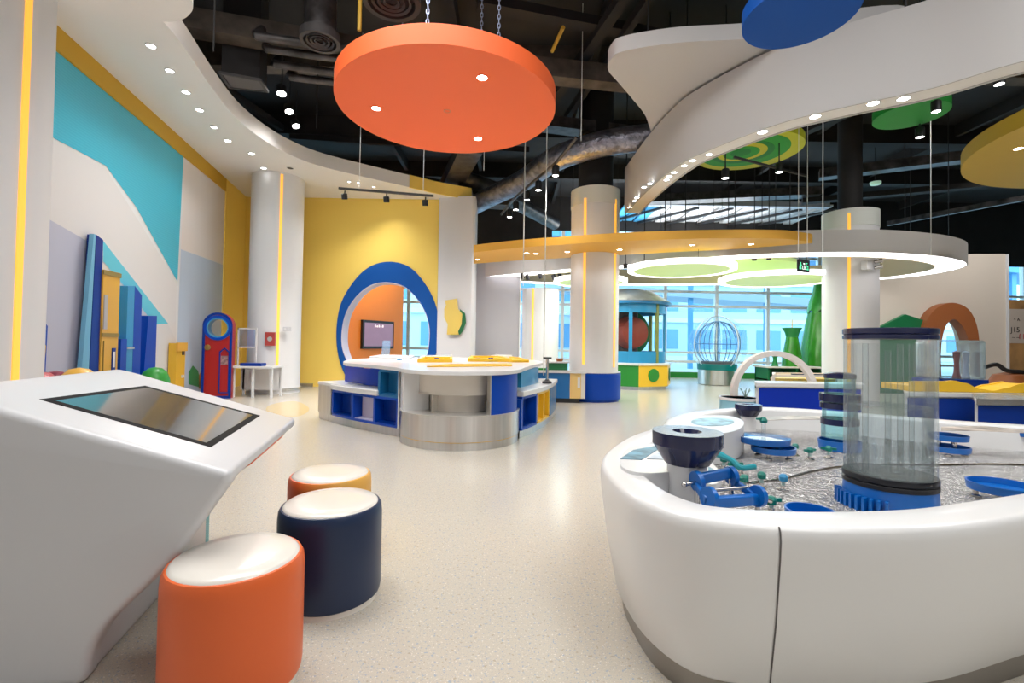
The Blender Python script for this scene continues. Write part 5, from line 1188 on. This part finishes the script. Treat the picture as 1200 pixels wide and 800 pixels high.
# TV
def tvp(u, v, d=0): p_ = onp(u, v, OW0+on*(.05+d), on); return p_
q = [tvp(424.5,374), tvp(461,377.5), tvp(461,407), tvp(424.5,410)]
t = thing('wall_television', 'black framed television on the orange wall seen through the egg opening', 'television', (q[0]+q[2])/2)
zmx, zmn = (q[0].z+q[1].z)/2, (q[2].z+q[3].z)/2
def quadbox(p0, p1, z0, z1, n, t0, t1, ins=0):
    d = (p1-p0); d.z = 0; L = d.length; d.normalize(); a_ = Vector((p0.x,p0.y,0))+d*ins; b_ = Vector((p1.x,p1.y,0))-d*ins
    V = [p+n*tt+Vector((0,0,z)) for tt in (t0,t1) for p, z in ((a_,z0+ins),(b_,z0+ins),(b_,z1-ins),(a_,z1-ins))]
    return MB().add(V, [(0,1,2,3),(4,7,6,5),(0,4,5,1),(1,5,6,2),(2,6,7,3),(3,7,4,0)])
obj('casing', quadbox(q[0], q[1], zmn, zmx, on, -.05, .03), BLACK, t)
obj('screen', quadbox(q[0], q[1], zmn, zmx, on, .03, .034, .07), mat('tv_screen', (.12,.06,.1), .3, emit=.55, ecol=(.42,.26,.36), vary=.2), t)
m = MB(); dd = (q[1]-q[0]); dd.z = 0; dd.normalize(); c_ = (q[0]+q[1])/2
for k in range(5):
    p_ = Vector((c_.x,c_.y,0))+dd*(-.16+.08*k)+on*.037; m.add([p_+Vector((0,0,1.55))+dd*-.03, p_+Vector((0,0,1.55))+dd*.02, p_+Vector((0,0,1.62-.02*(k%2)))+dd*.02, p_+Vector((0,0,1.62-.02*(k%2)))+dd*-.03], [(0,1,2,3)])
obj('caption', m, mat('caption_white', (.8,.7,.75), .5, emit=.8), t)

# ================================================================== LEFT SIDE EXHIBITS
# pillars and towers stand just in front of the mural
def onwall(u, v, t_=.2): return onp(u, v, MP0+MN*t_, MN)
wd = Vector((MN.y*-1, MN.x, 0)); wd = Vector((-.222,1,0)).normalized()
def upright(u0, u1, vt, vb, m, name, label, cat='panel', lean=0, th=.18, parts=None, gap=.02, vt2=None):
    a_, b_ = onwall(u0, vt, gap+th), onwall(u1, vt2 if vt2 else vt, gap+th)
    t = thing(name, label, cat, ((a_.x+b_.x)/2, (a_.y+b_.y)/2, 0)); A0 = Vector((a_.x,a_.y,0)); B0 = Vector((b_.x,b_.y,0))
    V = [A0+wd*lean*-1, B0+wd*0, Vector((b_.x,b_.y,b_.z)), Vector((a_.x,a_.y,a_.z))]; V += [v_-MN*th for v_ in V]
    obj('body', MB().add(V, [(0,1,2,3),(4,7,6,5),(0,4,5,1),(1,5,6,2),(2,6,7,3),(3,7,4,0)]), m, t, smooth=0)
    return t, A0, B0, a_.z, b_.z
t, A0, B0, za, zb_ = upright(113, 121, 275, 0, BLUED, 'blue_pillar', 'tall dark blue leaning pillar before the mural behind the kiosk', lean=.06, vt2=281, th=.1)
V = [A0-wd*.26, A0-wd*.08, Vector((A0.x,A0.y,za))-wd*.01, Vector((A0.x,A0.y,za))-wd*.05]; V += [v_-MN*.05 for v_ in V]
obj('pale_side', MB().add(V, [(0,1,2,3),(4,7,6,5),(0,4,5,1),(1,5,6,2),(2,6,7,3),(3,7,4,0)]), mat('pale_blue_laminate', (.16,.42,.62), .4), t, smooth=0)
t, A0, B0, za, zb_ = upright(121.5, 141, 316, 0, mat('amber_laminate', (.72,.40,.05), .4), 'yellow_tower', 'tall yellow machine cabinet beside the dark blue pillar', 'cabinet', th=.12, vt2=320)
def addbox(par, A0, B0, s0, s1, z0, z1, m, nm, proud=.01):
    a_ = A0.lerp(B0, s0); b_ = A0.lerp(B0, s1); V = [p+MN*o_+Vector((0,0,z)) for o_ in (.0005, proud) for p, z in ((a_,z0),(b_,z0),(b_,z1),(a_,z1))]
    return obj(nm, MB().add(V, [(0,1,2,3),(4,7,6,5),(0,4,5,1),(1,5,6,2),(2,6,7,3),(3,7,4,0)]), m, par, smooth=0)
OL = mat('olive_trim', (.28,.2,.05), .5)
addbox(t, A0, B0, -.03, 1.03, za-.06, za+.0, OL, 'top_trim', .012); addbox(t, A0, B0, 0, 1, 1.15, 1.2, OL, 'shelf_trim', .012); addbox(t, A0, B0, 0, 1, .32, .37, OL, 'shelf_trim', .012)
addbox(t, A0, B0, .62, .82, .7, 1.0, BLUED, 'slot', .012); addbox(t, A0, B0, .66, .78, .74, .95, WHITE, 'slot_label', .014); addbox(t, A0, B0, .05, .25, 1.25, 1.7, GREYP, 'grey_inset', .012); addbox(t, A0, B0, .1, .12, .4, 1.1, OL, 'door_seam', .012)
t, A0, B0, za, zb_ = upright(142, 149, 397, 0, BLUE, 'blue_side_box', 'low blue box right of the yellow machine cabinet', 'box', th=.12)
t, A0, B0, za, zb_ = upright(150, 158, 335, 0, CYANB, 'blue_tower', 'bright blue narrow tower with darker right side before the mural', 'panel', th=.1)
V = [B0+wd*.005, B0+wd*.22, Vector((B0.x,B0.y,zb_-.12))+wd*.20, Vector((B0.x,B0.y,zb_))+wd*.005]; V += [v_-MN*.1 for v_ in V]
obj('dark_side', MB().add(V, [(0,1,2,3),(4,7,6,5),(0,4,5,1),(1,5,6,2),(2,6,7,3),(3,7,4,0)]), BLUE, t, smooth=0)
addbox(t, A0, B0, -.02, 1.02, .98, 1.01, STEEL, 'band', .02)
t, A0, B0, za, zb_ = upright(174, 184, 370, 0, BLUE, 'blue_wedge', 'blue leaning wedge panel right of the bright blue tower', 'panel', lean=.14, th=.1)
t, A0, B0, za, zb_ = upright(207, 217.5, 402, 0, mat('golden_laminate', (.72,.42,.03), .4), 'yellow_post_box', 'short yellow cabinet with handle before the pale blue mural', 'cabinet', th=.12)
addbox(t, A0, B0, -.05, 1.05, za-.14, za+.01, YELC, 'cap', .03); addbox(t, A0, B0, .62, .8, .85, 1.05, DGREY, 'latch', .02); addbox(t, A0, B0, .6, .8, .45, .5, WHITE, 'latch', .02)
# domed play boulders
def boulder(u, v, y, r, m, label, sz=.8, top_v=None):
    p = at(u, v, y); t = thing('play_boulder', label, 'boulder', (p.x,y,0), 'smooth boulders behind the kiosk')
    h = p.z; obj('dome', MB().lathe([(r*.85,0),(r*.95,h*.3),(r,h*.6),(r*.93,h*.78),(r*.75,h*.9),(r*.42,h*.98),(0.001,h)], (p.x,y,0), 32), m, t)
boulder(44,435,4.75,.22,mat('dusty_pink_plastic', (.55,.10,.11), .35), 'dusty pink smooth boulder peeking over the kiosk')
boulder(66,434,5.35,.14,mat('plum_plastic', (.25,.04,.07), .35), 'plum coloured smooth boulder between the pink and yellow ones')
boulder(93,430.5,4.7,.19,mat('mustard_plastic', (.75,.42,.05), .35), 'mustard yellow smooth boulder peeking over the kiosk')
boulder(182,430,6.9,.19,mat('leaf_green_plastic', (.03,.30,.04), .35), 'leaf green smooth boulder behind the kiosk screen')
# red panel
yR = 9.2
a, b = at(238,462,yR), at(268,462,yR); xm = (a.x+b.x)/2; hw = (b.x-a.x)/2*1.0; ztp = at(254,366,yR).z
RDv = Vector((1,.28,0)).normalized(); RN = Vector((.28,-1,0)).normalized(); RC = Vector((xm,yR,0)); hw *= 1.04
def capsule(w_, top, bot=0.0, n=20): return [(-w_,bot)]+[(-w_*math.cos(PI*k/n)*1.0, top-w_+w_*math.sin(PI*k/n)) for k in range(n+1)]+[(w_,bot)]
hcz = at(257,384,yR).z; hR = .19
def rmap(o_): return lambda x, z: RC+RDv*x+RN*o_+Vector((0,0,z))
def circ2(cx_, cz_, r_, n=32): return [(cx_+r_*math.cos(2*PI*k/n), cz_+r_*math.sin(2*PI*k/n)) for k in range(n)]
t = thing('red_play_panel', 'tall red round-topped play panel with blue edge and round hole', 'play panel', (xm,yR,0))
out_ = capsule(hw, ztp)
obj('body', MB().slab(out_, [circ2(.0,hcz,hR)], rmap(0), rmap(-.2)), RED, t)
in2 = capsule(hw-.045, ztp-.045, .05)
obj('blue_edge', MB().slab(out_, [in2], rmap(.012), rmap(.001)), BLUED, t)
obj('hole_ring', MB().slab(circ2(0,hcz,hR+.05), [circ2(0,hcz,hR)], rmap(.02), rmap(.001)), BLUE, t)
obj('hole_liner', MB().slab(circ2(0,hcz,hR-.001), [circ2(0,hcz,hR-.02)], rmap(.02), rmap(-.2)), CYANB, t)
obj('round_dial', MB().slab(circ2(-.16,.98,.055), [], rmap(.02), rmap(.001)), CHROME, t)
obj('slot_frame', MB().slab([(.04,.1),(.22,.1),(.22,.9),(.13,.98),(.04,.9)], [[(.06,.12),(.20,.12),(.20,.88),(.13,.95),(.06,.88)]], rmap(.014), rmap(.001)), BLUED, t)
obj('slot_label', MB().slab([(.07,.65),(.19,.65),(.19,.82),(.07,.82)], [], rmap(.012), rmap(.001)), mat('slot_label', (.35,.2,.2), .5, vary=.6, vscale=20), t)
# side table
yT = 9.4
a, b = at(270,432,yT), at(321,430,yT); zT = at(300,429,yT).z
t = thing('side_table', 'small white table beside the red panel', 'table', (a.x,yT,0))
obj('tabletop', MB().box((a.x,yT-.05,zT-.04), (b.x,yT+.42,zT)), WHITE, t, bevel=.005)
for x, y in ((a.x+.04,yT), (b.x-.06,yT-.02), (a.x+.04,yT+.36), (b.x-.06,yT+.36), (a.x+.42,yT)): obj('leg', MB().box((x,y,0), (x+.04,y+.04,zT-.04)), WHITE, t)
obj('apron', MB().box((a.x,yT+.36,zT-.5), (b.x-.05,yT+.38,zT-.04)), WHITE, t)
a, b = at(281,427.5,yT), at(306,427.5,yT); tag(obj('blue_book', MB().box((a.x,yT,zT+.001), (b.x,yT+.2,zT+.06)), BLUED, bevel=.004), 'flat dark blue book on the small white table', 'book')
a, b = at(279,384,yT+.25), at(300,428,yT+.25)
t = thing('frame_stand', 'thin white framed clear display stand on the small table', 'stand', (a.x,yT+.25,zT))
for x in (a.x, b.x-.02): obj('post', MB().box((x,yT+.24,zT), (x+.025,yT+.26,a.z)), WHITE, t)
zmid = at(290,406,yT+.25).z
for z in (a.z, zmid): obj('rail', MB().box((a.x,yT+.24,z-.025), (b.x,yT+.26,z)), WHITE, t)
obj('pane', MB().box((a.x+.03,yT+.247,zmid), (b.x-.03,yT+.253,a.z-.03)), clear('pale_blue_pane', (.75,.85,.98), .2, haze=.2, hazecol=(.5,.6,.85)), t)

# ================================================================== OUTSIDE
gm_ = mat('outside_paving', (.5,.55,.58), .8); struct('ground_outside', MB().box((-60,17.6,-.5), (90,120,-.12)), gm_)
def building(x0, x1, y, h, label, m, fl=3.3, st=3.0):
    t = thing('office_building', label, 'building', (x0, y, -.12))
    obj('block', MB().box((x0,y,-.12), (x1,y+12,h)), m, t)
    base = None; wm = mat('building_window', (.16,.36,.58), .3)
    nx, nz = int((x1-x0)/st), int(h/fl)
    for i in range(nx):
        for k in range(nz):
            if base is None: base = obj('window', MB().box((x0+.5,y-.05,.9), (x0+st-.4,y-.005,2.6)), wm, t)
            else:
                o_ = base.copy(); C.objects.link(o_); o_.location = base.location+Vector((i*st,0,k*fl))
    for k in range(nz+1): obj('floor_band', MB().box((x0-.1,y-.25,k*fl-.1), (x1+.1,y-.001,k*fl+.25)), mat('band_paint', (.7,.75,.8), .7), t)
building(-22, 6, 34, 11, 'pale office block beyond the window on the left', mat('pale_concrete', (.62,.74,.85), .8))
building(9, 27, 42, 10.5, 'bluish office block beyond the middle of the window', mat('blue_concrete', (.5,.68,.84), .8))
building(36, 64, 50, 6.5, 'low white block beyond the right of the window', mat('white_concrete', (.65,.7,.75), .8))
t = thing('footbridge', 'blue roofed footbridge outside crossing behind the windows', 'bridge', (20,27,-.12))
obj('bridge_roof', MB().bar((2,29,7.6), (34,25,4.6), 3.2, .35), mat('bridge_blue', (.12,.35,.6), .5), t); obj('bridge_deck', MB().bar((2,29,4.6), (34,25,2.4), 3.0, .4), mat('bridge_grey', (.4,.5,.6), .6), t)
for k in range(9):
    s_ = k/8; p_ = Vector((2,29,0)).lerp(Vector((34,25,0)), s_); obj('bridge_post', MB().box((p_.x-.12,p_.y-1.3,-.12), (p_.x+.12,p_.y-1.1,7.5-3*s_)), mat('bridge_blue'), t)
